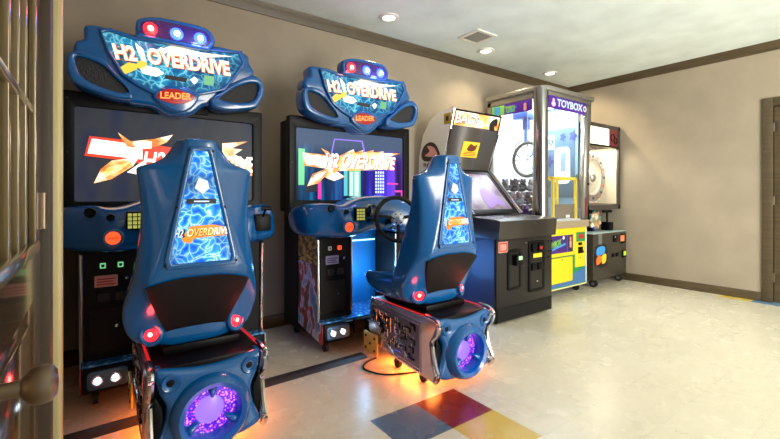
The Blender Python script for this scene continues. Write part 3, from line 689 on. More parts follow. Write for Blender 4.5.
    sb = P('seat_base', join(box(Z(-0.225), Z(0.225), 1.86, 2.49, 0.12, 0.42), box(Z(-0.15), Z(0.15), 2.45, 2.80, 0.11, 0.215)), MATTE)
    for s in (-1, 1):
        x0 = Z(-0.25) if s < 0 else Z(0.222)
        prof = [(1.80, 0.075), (2.16, 0.10), (2.40, 0.13), (2.50, 0.22), (2.47, 0.45), (1.86, 0.448), (1.77, 0.435), (1.80, 0.36), (1.84, 0.30), (1.82, 0.18), (1.79, 0.12)]
        P('side_panel', plate([prof], x0, 0.028, 0.004, 'yz'), ENG, sb)
        P('side_recess', plate([[(1.93, 0.12), (2.14, 0.135), (2.42, 0.30), (2.44, 0.405), (1.93, 0.385)]], x0 - 0.003 if s < 0 else x0 + 0.025, 0.006, 0.0, 'yz'), ENGD, sb)
        rnd = random.Random(3); bm = bmesh.new(); bd = bmesh.new(); xf = x0 - 0.006 if s < 0 else x0 + 0.034
        for k in range(90):
            y = rnd.uniform(1.95, 2.40); z = rnd.uniform(0.15 + max(0, (y - 2.14)) * 0.55, 0.37); l = rnd.uniform(0.02, 0.07)
            if rnd.random() < 0.5: tube_bm(bm if rnd.random() < .6 else bd, [(xf, y, z), (xf, min(y + l, 2.42), z), (xf, min(y + l + 0.008, 2.43), min(z + rnd.choice((-0.03, 0.03)), 0.385))], rnd.choice((0.004, 0.006)), 6)
            elif rnd.random() < 0.6: tube_bm(bm, [(xf, y, z), (xf, y, min(z + l, 0.385))], 0.004, 6)
            else: tube_bm(bd, [(xf, y, z), (xf, y, min(z + .03, .38)), (xf, min(y + .04, 2.42), min(z + .03, .38))], .006, 6)
        P('engine_pipework', bm_mesh(bm, True), CHROME, sb)
        P('dark_pipework', bm_mesh(bd, True), BLACK, sb)
        P('pinstripe', tube([(xf, 1.915, 0.10), (xf, 2.15, 0.118), (xf, 2.44, 0.295), (xf, 2.455, 0.42), (xf, 1.915, 0.40), (xf, 1.915, 0.10)], 0.0035, 6), CHROME, sb)
        hz = []
        for k in range(8):
            y = 2.17 + k * 0.029; z = 0.108 + k * 0.0185
            hz.append(plate([[(y, z), (y + 0.013, z + 0.007), (y + 0.028, z + 0.052), (y + 0.015, z + 0.045)]], xf - 0.001, 0.002, 0, 'yz'))
        P('hazard_stripes', join(*hz), BRONZE_STRIPE, sb)
        # chrome tubing at the rear edge
        xe = Z(s * 0.238)
        P('chrome_bumper', tube(smooth_path([(xe, 1.88, 0.453), (xe, 1.80, 0.448), (xe, 1.762, 0.42), (xe, 1.775, 0.36), (xe, 1.815, 0.31), (xe, 1.80, 0.20), (xe, 1.765, 0.12), (xe, 1.80, 0.075)], 4, False), 0.013), CHROME, sb)
        P('floor_bracket', plate([rrect(2.36, 2.53, 0.06, 0.205, 0.01)], (x0 - 0.022) if s < 0 else x0 + 0.036, 0.012, 0.003, 'yz'), GOLD, sb)
        for a, b in ((2.39, 0.09), (2.50, 0.09), (2.39, 0.175), (2.50, 0.175), (2.445, 0.13)):
            xx = x0 - 0.024 if s < 0 else x0 + 0.050
            P('bracket_bolt', cyl((xx - 0.002, a, b), (xx + 0.003, a, b), 0.009, seg=12), BLACK, sb)
        for yq in (1.98, 2.25):
            cx = Z(s * 0.17)
            P('caster', join(cyl((cx - 0.011, yq, 0.033), (cx + 0.011, yq, 0.033), 0.033, seg=20), box(cx - 0.016, cx + 0.016, yq - 0.01, yq + 0.01, 0.045, 0.12)), RUBBER, sb)
    P('top_board', box(Z(-0.235), Z(0.235), 1.80, 2.48, 0.42, 0.446, 0.004), BLACK, sb)
    for q in (-.236, .226): P('top_edge_light', box(Z(q), Z(q + .01), 1.86, 2.46, 0.4465, 0.452), glow('red_edge_light', (255, 30, 25), 0.5), sb)
    P('seat_slide', box(Z(-0.17), Z(0.17), 1.95, 2.42, 0.446, 0.485, 0.006), BLACK, sb)
    # rear cover
    rc = [(-0.222, 0.435), (-0.19, 0.445), (-0.06, 0.425), (0.06, 0.425), (0.19, 0.445), (0.222, 0.435), (0.205, 0.34), (0.18, 0.28), (0.19, 0.20), (0.222, 0.12), (0.20, 0.085), (0.10, 0.062), (-0.10, 0.062), (-0.20, 0.085), (-0.222, 0.12), (-0.19, 0.20), (-0.18, 0.28), (-0.205, 0.34)]
    rc = smooth_path([(Z(a), b) for a, b in rc], 3)
    FZ = 0.218
    cov = P('rear_cover', plate([rc, ell(Z(0), FZ, 0.115, 0.115)[::-1]], 1.775, 0.10, 0.03, seg=4), BLUE, sb)
    P('fan_shroud', lathe([(0.175, 0.03), (0.171, -0.01), (0.158, -0.045), (0.140, -0.060), (0.120, -0.052), (0.108, -0.02), (0.107, 0.05)], (Z(0), 1.785, FZ), (0, 1, 0), 48), BLUE, sb)
    P('fan_light', lathe([(0, 0.0), (0.06, 0.002), (0.108, 0.006)], (Z(0), 1.800, FZ), (0, 1, 0), 40), FAN, sb)
    P('fan_core', lathe([(0, -0.012), (0.04, -0.010), (0.062, 0)], (Z(-0.005), 1.799, FZ), (0, 1, 0), 32), G_PURP, sb)
    for a in (0, 120, 240):
        ca, sa = math.cos(R_(a - 30)), math.sin(R_(a - 30))
        P('shroud_lobe', loft([[(Z(0) + ca * r + t * -sa * wd, 1.775 - hgt * 0.5 + dd, FZ + sa * r + t * ca * wd) for t, dd in ((-1, 0.02), (-0.6, -0.006), (0, -0.014), (0.6, -0.006), (1, 0.02), (0, 0.028))] for r, wd, hgt in ((0.062, 0.010, 0.01), (0.085, 0.022, 0.03), (0.115, 0.030, 0.05))], sub=1), BLUE, sb)
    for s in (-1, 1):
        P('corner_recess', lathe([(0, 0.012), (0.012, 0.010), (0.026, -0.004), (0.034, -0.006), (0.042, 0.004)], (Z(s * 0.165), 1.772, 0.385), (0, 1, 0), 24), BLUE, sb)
        P('corner_socket_shade', lathe([(0, -0.003), (0.015, -0.002), (0.022, 0.004)], (Z(s * 0.165), 1.776, 0.385), (0, 1, 0), 12), BLACK, sb)  # black disc paints the shade deep in the corner socket
        P('side_vent', plate([smooth_path([(Z(s * 0.205), 0.30), (Z(s * 0.19), 0.26), (Z(s * 0.195), 0.17), (Z(s * 0.225), 0.13), (Z(s * 0.225), 0.32)], 2)], 1.80, 0.04, 0.004), BLACK, sb)
    for q in (-.19, .17): P('underglow_strip', box(Z(q), Z(q + .02), 1.92, 2.40, 0.112, 0.119), G_UNDER, sb)
    for sx in (-0.14, 0.14):
        d = bpy.data.lights.new('underglow', 'AREA'); d.shape = 'RECTANGLE'; d.size = 0.12; d.size_y = 0.5; d.energy = 4.2; d.color = (1.0, 0.22, 0.04)
        lo = bpy.data.objects.new('underglow', d); C.objects.link(lo); lo.parent = sb; lo.location = (Z(sx) - CX, 2.15 - CY, 0.108)
        lo.rotation_euler = (0, R_(-25 if sx < 0 else 25) * -1, 0)
    # ---- seat
    YB = lambda z: 1.828 + (z - 0.85) * 0.05 if z > 0.85 else 1.828 + max(0.0, 0.84 - z) * 0.48
    rows = [(0.485, .16, .10, .05), (0.50, .215, .12, .08), (0.525, .262, .14, .10), (0.58, .288, .15, .12), (0.66, .298, .16, .14), (0.72, .288, .18, .16), (0.78, .268, .20, .18), (0.83, .257, .195, .20), (0.89, .250, .175, .19), (0.99, .233, .145, .16), (1.06, .228, .120, .13),
            (1.13, .229, .10, .10), (1.20, .235, .085, .08), (1.265, .243, .075, .065), (1.30, .250, .07, .055), (1.312, .236, .066, .055), (1.328, .170, .064, .055), (1.36, .132, .062, .05), (1.40, .108, .058, .04), (1.43, .094, .056, .03), (1.44, .084, .05, .03)]
    secs = []
    for z, w_, wp, dw in rows:
        yb = YB(z) - (.03 if z < .54 else 0)
        half = [(0, yb - .004), (wp * .6, yb - .003), (wp, yb), (wp + .012, yb + .008), (w_ * .55 + wp * .45, yb + .028), (w_ - .008, yb + .055), (w_, yb + .068), (w_ - .003, yb + .07 + dw * .6), (w_ - .012, yb + .07 + dw), (w_ - .035, yb + .075 + dw), (w_ - .06, yb + .07 + dw * .6), (max(w_ * .6, 0.05), yb + .10), (w_ * .25, yb + .10)]
        ring = [(Z(a), b, z) for a, b in half] + [(Z(0), yb + .10, z)] + [(Z(-a), b, z) for a, b in half[::-1][:-1]]
        secs.append(ring)
    seat = P('seat', loft(secs, sub=1), BLUE)
    # cushion tub
    secs = []
    for y, w_, zb, zt, dip in ((2.00, .20, .50, .66, .02), (2.03, .245, .485, .69, .04), (2.15, .255, .482, .68, .07), (2.30, .252, .482, .655, .075), (2.44, .245, .49, .65, .07), (2.52, .235, .52, .645, .05), (2.545, .21, .555, .63, .03)):
        half = [(0, zb), (w_ * .7, zb), (w_ * .93, zb + .02), (w_, zb + .07), (w_, zt - .02), (w_ - .02, zt), (w_ - .05, zt - .012), (w_ * .55, zt - dip), ]
        secs.append([(Z(a), y + .0, b) for a, b in half] + [(Z(0), y, zt - dip)] + [(Z(-a), y, b) for a, b in half[::-1][:-1]])
    P('seat_cushion', loft(secs, sub=1), BLUE, seat)
    tilt = lambda off: (lambda x, y, z: (x, y + YB(max(z, .85)) - 0.012 + off, z))
    fr_o = [(Z(-.044), 1.405), (Z(.044), 1.405), (Z(.052), 1.38), (Z(.150), .905), (Z(.142), .862), (Z(-.142), .862), (Z(-.150), .905), (Z(-.052), 1.38)]
    fr_i = [(Z(-.028), 1.383), (Z(.028), 1.383), (Z(.036), 1.355), (Z(.126), .905), (Z(.120), .885), (Z(-.120), .885), (Z(-.126), .905), (Z(-.036), 1.355)]
    P('panel_frame', plate([fr_o, fr_i[::-1]], 0, 0.020, 0.006, fn=tilt(0.0)), BLUE, seat)
    P('lit_panel', plate([fr_i], 0.008, 0.008, fn=tilt(0.0)), CAUSTIC, seat)
    P('emblem', plate([[(Z(-.028), 1.215), (Z(-.010), 1.262), (Z(.026), 1.250), (Z(.034), 1.215), (Z(.006), 1.190)]], 0.005, 0.002, fn=tilt(0)), GFX['pale'], seat)
    P('emblem_stripe', plate([[(Z(-.022), 1.218), (Z(-.012), 1.25), (Z(.018), 1.240), (Z(.0), 1.222)]], 0.003, 0.002, fn=tilt(0)), GFX['orange'], seat)
    P('caption_plate', plate([rrect(Z(-.062), Z(.062), 1.145, 1.168, .004)], 0.004, 0.003, fn=tilt(0)), T_BLACK, seat)
    P('caption_print', plate([rrect(Z(-.032), Z(.032), 1.153, 1.159, .002)], 0.003, 0.001, fn=tilt(0)), GFX['pale'], seat)
    P('title_flash', plate([[(Z(-.078), .978), (Z(-.05), .970), (Z(-.03), .992), (Z(.108), 1.0), (Z(.112), 1.036), (Z(.05), 1.050), (Z(-.05), 1.046), (Z(-.062), 1.02), (Z(-.085), 1.0)]], 0.005, 0.002, fn=tilt(0)), glow('orange_lit_flash', (255, 150, 20), 0.8), seat)
    P('title_outline', text('H2 OVERDRIVE', Z(-.112), Z(.112), 0.996, 1.034, 0.0035, 0.001, 0.2, 0.006, 0.06, fn=tilt(0)), T_BLACK, seat)
    P('title_lettering', text('H2', Z(-.112), Z(-.080), 0.998, 1.034, 0.002, 0.002, 0.2, 0.001, 0.02, fn=tilt(0)), GFX['pale'], seat)
    P('title_lettering', text('OVERDRIVE', Z(-.064), Z(.112), 1.0, 1.034, 0.002, 0.002, 0.2, 0.005, 0.02, fn=tilt(0)), GFX['yellow'], seat)
    for a, b in ((-.050, 1.385), (.050, 1.385), (-.10, 1.13), (.10, 1.13), (-.146, .88), (.146, .88)):
        P('panel_screw', lathe([(0, -.003), (.005, -.002), (.006, 0)], (Z(a), YB(b) - 0.012, b), (0, 1, 0), 10), BLACK, seat)
    secs = []
    for z, wq, wp in ((.545, .095, .14), (.552, .122, .14), (.60, .146, .145), (.66, .172, .16), (.73, .200, .18), (.785, .216, .20), (.798, .185, .2), (.812, .13, .2), (.820, .07, .2)):
        f = [(Z(wq * k / 8), YB(z) - .013 + max(0, abs(wq * k / 8) - wp) * .4, z) for k in range(-8, 9)]
        secs.append(f + [(x, y + .03, z) for x, y, z in f[::-1]])
    me = loft(secs); P('back_recess_panel', shade(me, 40), MATTE, seat)
    for s in (-1, 1):
        c = (Z(s * .185), 1.965, .558)
        P('tail_light_ring', torus(c, (s * .55, -1, 0.1), 0.043, 0.012, 28), BLUE, seat)
        P('tail_light', lathe([(0, .012), (.018, .009), (.028, .002), (.036, -.006)], c, (s * .55, -1, 0.1), 28), G_RED, seat)
        P('tail_light_bulb', lathe([(0, .015), (.008, .013), (.012, .008)], c, (s * .55, -1, 0.1), 20), G_REDH, seat)
        point('tail_glow', (c[0] + s * .05 - CX, c[1] - .08 - CY, .565), 0.45, (1, 0.06, 0.06), 0.02, seat)
    seat.location = (sdx - .015, sdy, 0); sb.location = (sdx + .02, sdy + (.02 if kind == 'dark' else 0), 0)
    point('fan_glow', (Z(0) - CX, 1.68 - CY, FZ), 0.25, (0.6, 0.2, 1), 0.05, sb)
    if kind == 'city': point('added_side_glow', (0.60, 2.95 - CY, 0.5), 12.0, (0.12, 0.38, 1), 0.22, root)  # unseen lamp added for the blue glow on the next cabinet
    point('screen_spill', (0.0, 2.9 - CY, 0.55), 1.2 if kind == 'dark' else 4.0, (0.25, 0.6, 1), 0.05, root)
    return root
make_racer('nearest blue racing arcade machine at left, steering wheel hidden, screen mostly dark grey', 0.45, 2.57, -0.025, 0.085, 'dark')
make_racer('middle blue racing arcade machine with black steering wheel showing and colourful city screen', 1.865, 2.5, 0, 0, 'city')

# ---------------------------------------------------------------- beanbag toss machine
G_SIGN = glow('orange_backlit_sign', (255, 200, 110), 1.5)
n_ = noise(G_SIGN, coords(G_SIGN), 7, 3); r = ramp(G_SIGN, [(0.35, (225, 120, 30)), (0.5, (250, 190, 110)), (0.62, (255, 244, 220))]); L(G_SIGN, n_.outputs['Fac'], r.inputs['Fac']); L(G_SIGN, r.outputs['Color'], B(G_SIGN).inputs['Emission Color'])
G_LILAC = glow('lilac_screen_picture', (230, 170, 220), 0.35); B(G_LILAC).inputs['Specular IOR Level'].default_value = 0.2
n_ = noise(G_LILAC, coords(G_LILAC), 5, 2); r = ramp(G_LILAC, [(0.35, (130, 100, 150)), (0.5, (200, 160, 195)), (0.65, (240, 225, 235))]); L(G_LILAC, n_.outputs['Fac'], r.inputs['Fac']); L(G_LILAC, r.outputs['Color'], B(G_LILAC).inputs['Emission Color'])
def make_bags():
    Ctx.org = Vector((3.35, 2.95, 0))
    root = thing('beanbag_arcade_machine', 'dark arcade machine with white curved side panels and an orange backlit sign reading BAGS', 'arcade machine', Ctx.org)
    P = lambda name, me, m, par=root: link(name, me, m, par)
    x0, x1 = 2.94, 3.68
    cab = P('lower_cabinet', box(2.94, 3.82, 2.43, 3.45, 0.02, 0.80, 0.004), DARK)
    P('side_face', box(2.932, 2.94, 2.44, 3.44, 0.03, 0.79), mat('black_side_blue_glow_tint', (24, 36, 70), 0.45, coat=0.2), cab)  # blue glow on this black side is put into its colour
    P('front_trim', box(2.936, 2.948, 2.420, 2.432, 0.02, 0.80, 0.003), BLACK, cab)
    P('kick_plate', box(2.96, 3.80, 2.424, 2.432, 0.03, 0.15), MATTE, cab)
    P('control_shelf', plate([[(2.36, 0.79), (2.345, 0.955), (2.38, 0.965), (3.30, 1.02), (3.30, 0.79)]], 2.90, 0.88, 0.006, 'yz'), mat('brown_black_shelf', (36, 31, 29), 0.3, coat=0.3))
    for k in range(9):
        P('shelf_button', lathe([(0, .006), (.008, .005), (.010, 0)], (3.02 + k * .085, 2.55, 0.976), (0, 0, 1), 12), CHROME)
    # coin and card doors on the front
    P('coin_door', plate([rrect(3.10, 3.30, 0.30, 0.68, .02), rrect(3.13, 3.27, 0.33, 0.65, .01)[::-1]], 2.418, 0.014, 0.003), BLACK, cab)
    P('coin_door_leaf', plate([rrect(3.13, 3.27, 0.33, 0.65, .01)], 2.424, 0.008), DARK, cab)
    P('cash_door', plate([rrect(3.42, 3.68, 0.24, 0.74, .02), rrect(3.45, 3.65, 0.27, 0.71, .01)[::-1]], 2.418, 0.014, 0.003), BLACK, cab)
    P('cash_door_leaf', plate([rrect(3.45, 3.65, 0.27, 0.71, .01)], 2.424, 0.008), DARK, cab)
    P('card_reader', box(3.17, 3.27, 2.37, 2.43, 0.53, 0.63, 0.008), BLACK, cab)
    P('card_reader_light', plate([rrect(3.195, 3.245, 0.585, 0.62, .004)], 2.364, 0.006), glow('pale_green_display', (200, 240, 190), 0.9), cab)
    for q0, q1 in ((3.46, 3.53), (3.56, 3.64)): P('coin_mechanism', box(q0, q1, 2.40, 2.43, 0.63, 0.71, .005), BLACK, cab)
    P('coin_light', plate([rrect(3.57, 3.61, 0.655, 0.685, .003)], 2.396, .005), T_RED, cab)
    for q0, q1 in ((3.46, 3.53), (3.56, 3.64)): P('coin_mechanism', box(q0, q1, 2.405, 2.43, 0.45, 0.52, .005), BLACK, cab)
    P('instruction_sticker', plate([rrect(3.48, 3.62, 0.575, 0.615, .003)], 2.412, .004), mat('yellow_sticker', (205, 190, 40), 0.5), cab)
    P('warning_sticker', plate([rrect(2.975, 3.105, 0.66, 0.76, .003)], 2.424, .006), T_PINK, cab)
    P('warning_border', plate([rrect(2.985, 3.095, 0.67, 0.75, .003), rrect(2.995, 3.085, 0.68, 0.74, .003)[::-1]], 2.421, .003), T_RED, cab)
    for a, b in ((3.38, 0.73), (3.56, 0.34), (3.18, 0.66), (3.75, .72), (3.80, .72), (3.75, .62), (3.80, .62), (3.75, .56)):
        P('cabinet_bolt', lathe([(0, .006), (.008, .005), (.010, 0)], (a, 2.424, b), (0, -1, 0), 12), CHROME if a < 3.7 else BLACK, cab)
    # tall side panels with curved backs
    prof = [(2.70, 1.00), (3.14, 1.48), (3.02, 1.87), (2.965, 2.065), (3.00, 2.085), (3.15, 2.075), (3.32, 2.00), (3.44, 1.84), (3.50, 1.62), (3.52, 1.35), (3.52, 1.00)]
    for xx in (x0, x1):
        sp = P('side_panel', plate([prof], xx, 0.025, 0.003, 'yz'), WHITE)
        P('edge_trim', tube([(xx + .0125, a, b) for a, b in prof[:5]], 0.014, 8), CHROME, sp)
    lg = smooth_path([(3.16, 1.60), (3.22, 1.72), (3.32, 1.76), (3.42, 1.72), (3.46, 1.62), (3.40, 1.56), (3.24, 1.56)], 3)
    P('side_logo', plate([lg], x0 - 0.003, 0.003, 0, 'yz'), mat('black_brown_logo_print', (40, 22, 20), 0.5), None or root)
    P('side_logo_swoosh', plate([smooth_path([(3.20, 1.62), (3.26, 1.70), (3.36, 1.72), (3.32, 1.66), (3.40, 1.62), (3.28, 1.60)], 3)], x0 - 0.005, 0.002, 0, 'yz'), T_PINK)
    P('side_logo_caption', text('BAGS', 3.42, 3.20, 1.505, 1.54, x0 - 0.004, 0.002, plane='yz'), mat('maroon_print', (90, 24, 22), 0.5))
    P('side_sticker', plate([rrect(3.00, 3.10, 1.92, 2.03, .006)], x0 - 0.003, 0.003, 0, 'yz'), mat('mustard_sticker', (150, 120, 30), 0.5))
    P('side_sticker_mark', plate([rrect(3.03, 3.07, 1.95, 2.00, .004)], x0 - 0.005, 0.002, 0, 'yz'), T_BLACK)
    P('hood_body', plate([[(3.01, 1.87), (3.0, 2.06), (3.14, 2.06), (3.30, 1.98), (3.45, 1.60), (3.45, 1.0), (2.95, 1.0), (3.16, 1.45)]], x0 + 0.02, x1 - x0 - 0.02, 0, 'yz'), mat('grey_hood_underside', (66, 61, 57), 0.4))
    sh = lambda a: (lambda x, y, z: (x, y + 2.985 + (2.065 - z) * 0.28 + a, z))
    P('sign', plate([rrect(x0 + .03, x1, 1.875, 2.055, .006)], -0.02, 0.02, fn=sh(0)), G_SIGN)
    P('sign_frame', plate([rrect(x0 + .02, x1 + .01, 1.862, 2.068, .008), rrect(x0 + .04, x1 - .01, 1.88, 2.05, .006)[::-1]], -0.028, 0.02, .004, fn=sh(0)), BLACK)
    P('sign_lettering', text('BAGS', x0 + .055, x0 + .40, 1.93, 2.02, -0.023, .002, .1, 0.0, .05, fn=sh(0)), mat('brown_sign_shadow', (90, 40, 20), 0.5))
    P('sign_lettering', text('BAGS', x0 + .05, x0 + .395, 1.935, 2.025, -0.027, .002, .1, 0.0, .01, fn=sh(0)), GFX['white'])
    P('sign_graphic', plate([smooth_path([(x0 + .60, 1.90), (x0 + .58, 1.97), (x0 + .63, 2.02), (x0 + .69, 2.03), (x0 + .70, 1.96), (x0 + .66, 1.95), (x0 + .68, 1.90)], 3)], -0.023, .002, fn=sh(0)), T_BLACK)
    # instruction card on the sloping underside: the slope runs from (3.02, 1.87) to (3.16, 1.45)
    un = lambda x, y, z: (x, y + 3.01 + (1.87 - z) * 0.357, z)
    P('instruction_card', plate([rrect(3.17, 3.42, 1.60, 1.76, .004)], -0.012, .006, fn=un), glow('yellow_card', (250, 190, 60), .55, (200, 160, 40)))
    P('card_graphic', plate([smooth_path([(3.24, 1.68), (3.28, 1.74), (3.34, 1.72), (3.38, 1.74), (3.37, 1.68), (3.30, 1.66)], 2)], -0.015, .003, fn=un), mat('brown_print', (110, 50, 20), .5))
    P('card_caption', join(*[plate([rrect(3.20, 3.39, 1.615 + k * .016, 1.622 + k * .016, .002)], -0.015, .003, fn=un) for k in range(3)]), mat('dark_orange_print', (150, 70, 20), .5))
    # playfield screen sloping up between the panels
    pf = lambda off: (lambda x, y, z: (x, y + 2.72 + (z - 1.0) * 0.917 - off, z))
    P('playfield_screen', plate([rrect(x0 + .05, x1 - .03, 1.03, 1.44, .01)], 0, .02, fn=pf(-0.012)), G_LILAC)
    P('playfield_frame', plate([rrect(x0 + .02, x1, 1.0, 1.48, .01), rrect(x0 + .07, x1 - .05, 1.045, 1.425, .01)[::-1]], 0, .03, .004, fn=pf(-0.002)), BLACK)
    P('playfield_picture', plate([smooth_path([(3.30, 1.06), (3.45, 1.10), (3.56, 1.07), (3.50, 1.20), (3.36, 1.26), (3.28, 1.18)], 3)], 0, .002, fn=pf(-0.009)), mat('lilac_print', (120, 90, 160), .5, emit=(150, 120, 210), es=.35))
    return root
make_bags()

# ---------------------------------------------------------------- claw machine
def make_claw():
    Ctx.org = Vector((4.55, 3.05, 0))
    root = thing('claw_machine', 'tall prize claw machine with silver frame, bright white inside and yellow and green base', 'claw machine', Ctx.org)
    P = lambda name, me, m, par=root: link(name, me, m, par)
    x0, x1, y0, y1 = 4.08, 5.03, 2.70, 3.50
    cab = P('lower_cabinet', box(x0, x1 - .03, y0 + .02, y1, 0.09, 0.80, 0.004), mat('blue_green_laminate', (40, 96, 130), 0.4))
    f = y0 + .014
    P('front_panel', plate([rrect(x0 + .015, x1 - .035, 0.10, 0.80, .004)], f, .01), GRN, cab)
    P('front_foot_band', plate([[(x0 + .02, .11), (x1 - .05, .11), (x1 - .05, .30), (x0 + .5, .20), (x0 + .02, .20)]], f - .003, .004), mat('steel_blue_print', (60, 105, 160), .4), cab)
    P('yellow_top_band', plate([rrect(x0 + .015, x1 - .035, 0.735, 0.80, .003)], f - .006, .008, .002), YEL, cab)
    P('poster_frame', plate([rrect(x0 + .02, x0 + .66, 0.47, 0.735, .004), rrect(x0 + .06, x0 + .62, 0.51, 0.715, .004)[::-1]], f - .010, .012, .003), YEL, cab)
    P('poster', plate([rrect(x0 + .06, x0 + .50, 0.51, 0.715, .003)], f - .004, .005), PURP, cab)
    P('poster', plate([rrect(x0 + .52, x0 + .62, 0.51, 0.715, .003)], f - .004, .005), mat('deep_violet_print', (48, 20, 80), .4), cab)
    P('poster_lettering', text('TOYBOX', x0 + .09, x0 + .36, 0.555, 0.63, f - .007, .002, .1, .05, .02), T_GREEN, cab)
    P('poster_swoosh', plate([[(x0 + .08, .525), (x0 + .46, .60), (x0 + .46, .625), (x0 + .08, .545)]], f - .006, .002), T_BLUE, cab)
    P('poster_star', plate([ell(x0 + .42, .685, .02)], f - .006, .002), T_WHITE, cab)
    P('poster_figure', join(plate([ell(x0 + .57, .67, .018, .022)], f - .006, .002), plate([rrect(x0 + .55, x0 + .59, .56, .645, .01)], f - .006, .002)), T_PINK, cab)
    P('prize_door', plate([rrect(x0 + .14, x0 + .60, 0.16, 0.455, .02)], f - .016, .018, .005), YEL, cab)
    P('prize_door_lock', lathe([(0, .004), (.008, .003), (.01, 0)], (x0 + .38, f - .016, .43), (0, -1, 0), 12), mat('brass_lock', (160, 130, 50), .3, .9), cab)
    P('arrow_graphic', plate([[(x0 + .02, .33), (x0 + .12, .34), (x0 + .085, .30), (x0 + .11, .25), (x0 + .06, .28), (x0 + .02, .27)]], f - .004, .002), T_RED, cab)
    P('vertical_caption', join(*[plate([rrect(x0 + .04, x0 + .075, .375 + k * .02, .388 + k * .02, .002)], f - .004, .002) for k in range(3)], *[plate([rrect(x0 + .04, x0 + .075, .145 + k * .022, .16 + k * .022, .002)], f - .004, .002) for k in range(4)]), T_WHITE, cab)
    P('coin_panel', plate([rrect(x0 + .67, x1 - .045, 0.31, 0.735, .004)], f - .008, .010, .003), YEL, cab)
    P('coin_label', plate([rrect(x0 + .69, x1 - .06, 0.62, 0.735, .003)], f - .010, .003), GRN, cab)
    P('coin_label_graphic', plate([rrect(x0 + .74, x1 - .09, 0.655, 0.71, .006)], f - .012, .002), T_RED, cab)
    P('coin_slot', boxes([(x0 + .735, x0 + .815, f - .016, f - .006, .575, .61)], .003), BLACK, cab)
    P('bill_acceptor', boxes([(x0 + .73, x0 + .82, f - .024, f - .006, .50, .555), (x0 + .73, x0 + .85, f - .018, f - .006, .475, .505)], .004), BLACK, cab)
    P('panel_lock', lathe([(0, .004), (.008, .003), (.01, 0)], (x0 + .78, f - .008, .42), (0, -1, 0), 12), CHROME, cab)
    for s_, q in ((x0 - .002, .015), (x1 - .034, .015)):
        P('edge_moulding', box(s_, s_ + q, f - .008, f + .01, .09, .80, .002), T_WHITE, cab)
    P('base_moulding', box(x0, x1 - .02, f - .006, f + .01, .085, .10, .002), mat('cream_moulding', (220, 210, 160), .4), cab)
    for a in (x0 + .1, x1 - .12):
        for b in (y0 + .09, y1 - .1):
            P('caster', join(cyl((a - .014, b, .04), (a + .014, b, .04), .04, seg=20), box(a - .02, a + .02, b - .015, b + .015, .05, .095)), RUBBER, cab)
    # ledge and frame
    P('ledge', plate([rrect(x0, x1, y0 - .02, y1, .01)], .80, .085, .006, 'xy'), mat('beige_metal_ledge', (190, 176, 150), .35, .6))
    fr = P('corner_column', cyl((4.125, 2.765, .885), (4.125, 2.765, 2.40), .082, seg=40), mat('polished_column', (150, 148, 146), 0.16, 1.0))
    P('upright', join(*[loft([[(x1 + o0 - wx, yv, z), (x1 + o0, yv, z), (x1 + o0, yv + .07, z), (x1 + o0 - wx, yv + .07, z)] for z, o0, wx in ((.885, -.02, .10), (2.34, .075, .11))]) for yv in (y0 - .005,)]), ALU)
    P('upright', box(x0 - .005, x0 + .05, y1 - .06, y1, .885, 2.36, .004), ALU)
    P('upright', loft([[(x1 + o0 - .06, y1 - .06, z), (x1 + o0, y1 - .06, z), (x1 + o0, y1, z), (x1 + o0 - .06, y1, z)] for z, o0 in ((.885, -.02), (2.34, .075))]), ALU)
    P('roof', plate([[(x0 - .03, y1), (x0 - .03, y0 + .10), (x0 - .01, y0 + .02), (x0 + .06, y0 - .03), (x1 + .095, y0 - .03), (x1 + .095, y1)]], 2.375, .055, .008, 'xy'), ALU)
    P('header_rail', box(x0 + .10, x1 + .07, y0 - .008, y0 + .03, 2.33, 2.38, .004), ALU)
    P('header_rail', box(x0 - .005, x0 + .03, y0 + .12, y1, 2.30, 2.38, .004), ALU)
    HZ0, HZ1 = 2.19, 2.33
    hd = P('front_header', box(x0 + .115, x1 - .025, y0 + .002, y0 + .016, HZ0, HZ1, .002), glow('purple_lit_header', (60, 20, 120), .6, (60, 20, 110)))
    P('header_lettering', text('TOYBOX', x0 + .27, x0 + .82, HZ0 + .03, HZ1 - .02, y0 + .0, .002, .1, 0, .03), GFX['pale'], hd)
    P('header_graphic', join(plate([ell(x0 + .20, HZ0 + .05, .04, .03)], y0 - .001, .002), plate([ell(x0 + .20, HZ0 + .095, .02)], y0 - .001, .002)), mat('pink_print', (220, 170, 215), .5, emit=(220, 170, 215), es=.4), hd)
    P('header_graphic', plate([ell(x0 + .875, HZ0 + .07, .036), ell(x0 + .875, HZ0 + .07, .02)[::-1]], y0 - .001, .002), T_WHITE, hd)
    sd = P('side_header', box(x0 + .002, x0 + .016, y0 + .15, y1 - .06, HZ0 - .02, HZ1 - .03, .002), glow('purple_lit_side_header', (60, 20, 110), .6, (60, 20, 110)))
    P('side_header_block', plate([rrect(y1 - .26, y1 - .07, HZ0 - .015, HZ1 - .035, .003)], x0 - .001, .002, 0, 'yz'), T_GREEN, sd)
    P('side_header_block', plate([rrect(y1 - .20, y1 - .11, HZ0 + .0, HZ1 - .045, .003)], x0 - .003, .002, 0, 'yz'), T_BLUE, sd)
    P('header_lettering', text('TOYBOX', y1 - .28, y0 + .38, HZ0 + .0, HZ1 - .06, x0 - .001, .002, 0, 0, .03, plane='yz'), T_GREEN, sd)
    P('header_swoosh', plate([[(y1 - .32, HZ0 - .01), (y0 + .36, HZ0 + .05), (y0 + .36, HZ0 + .065), (y1 - .32, HZ0 + .005)]], x0 - .003, .002, 0, 'yz'), T_BLUE, sd)
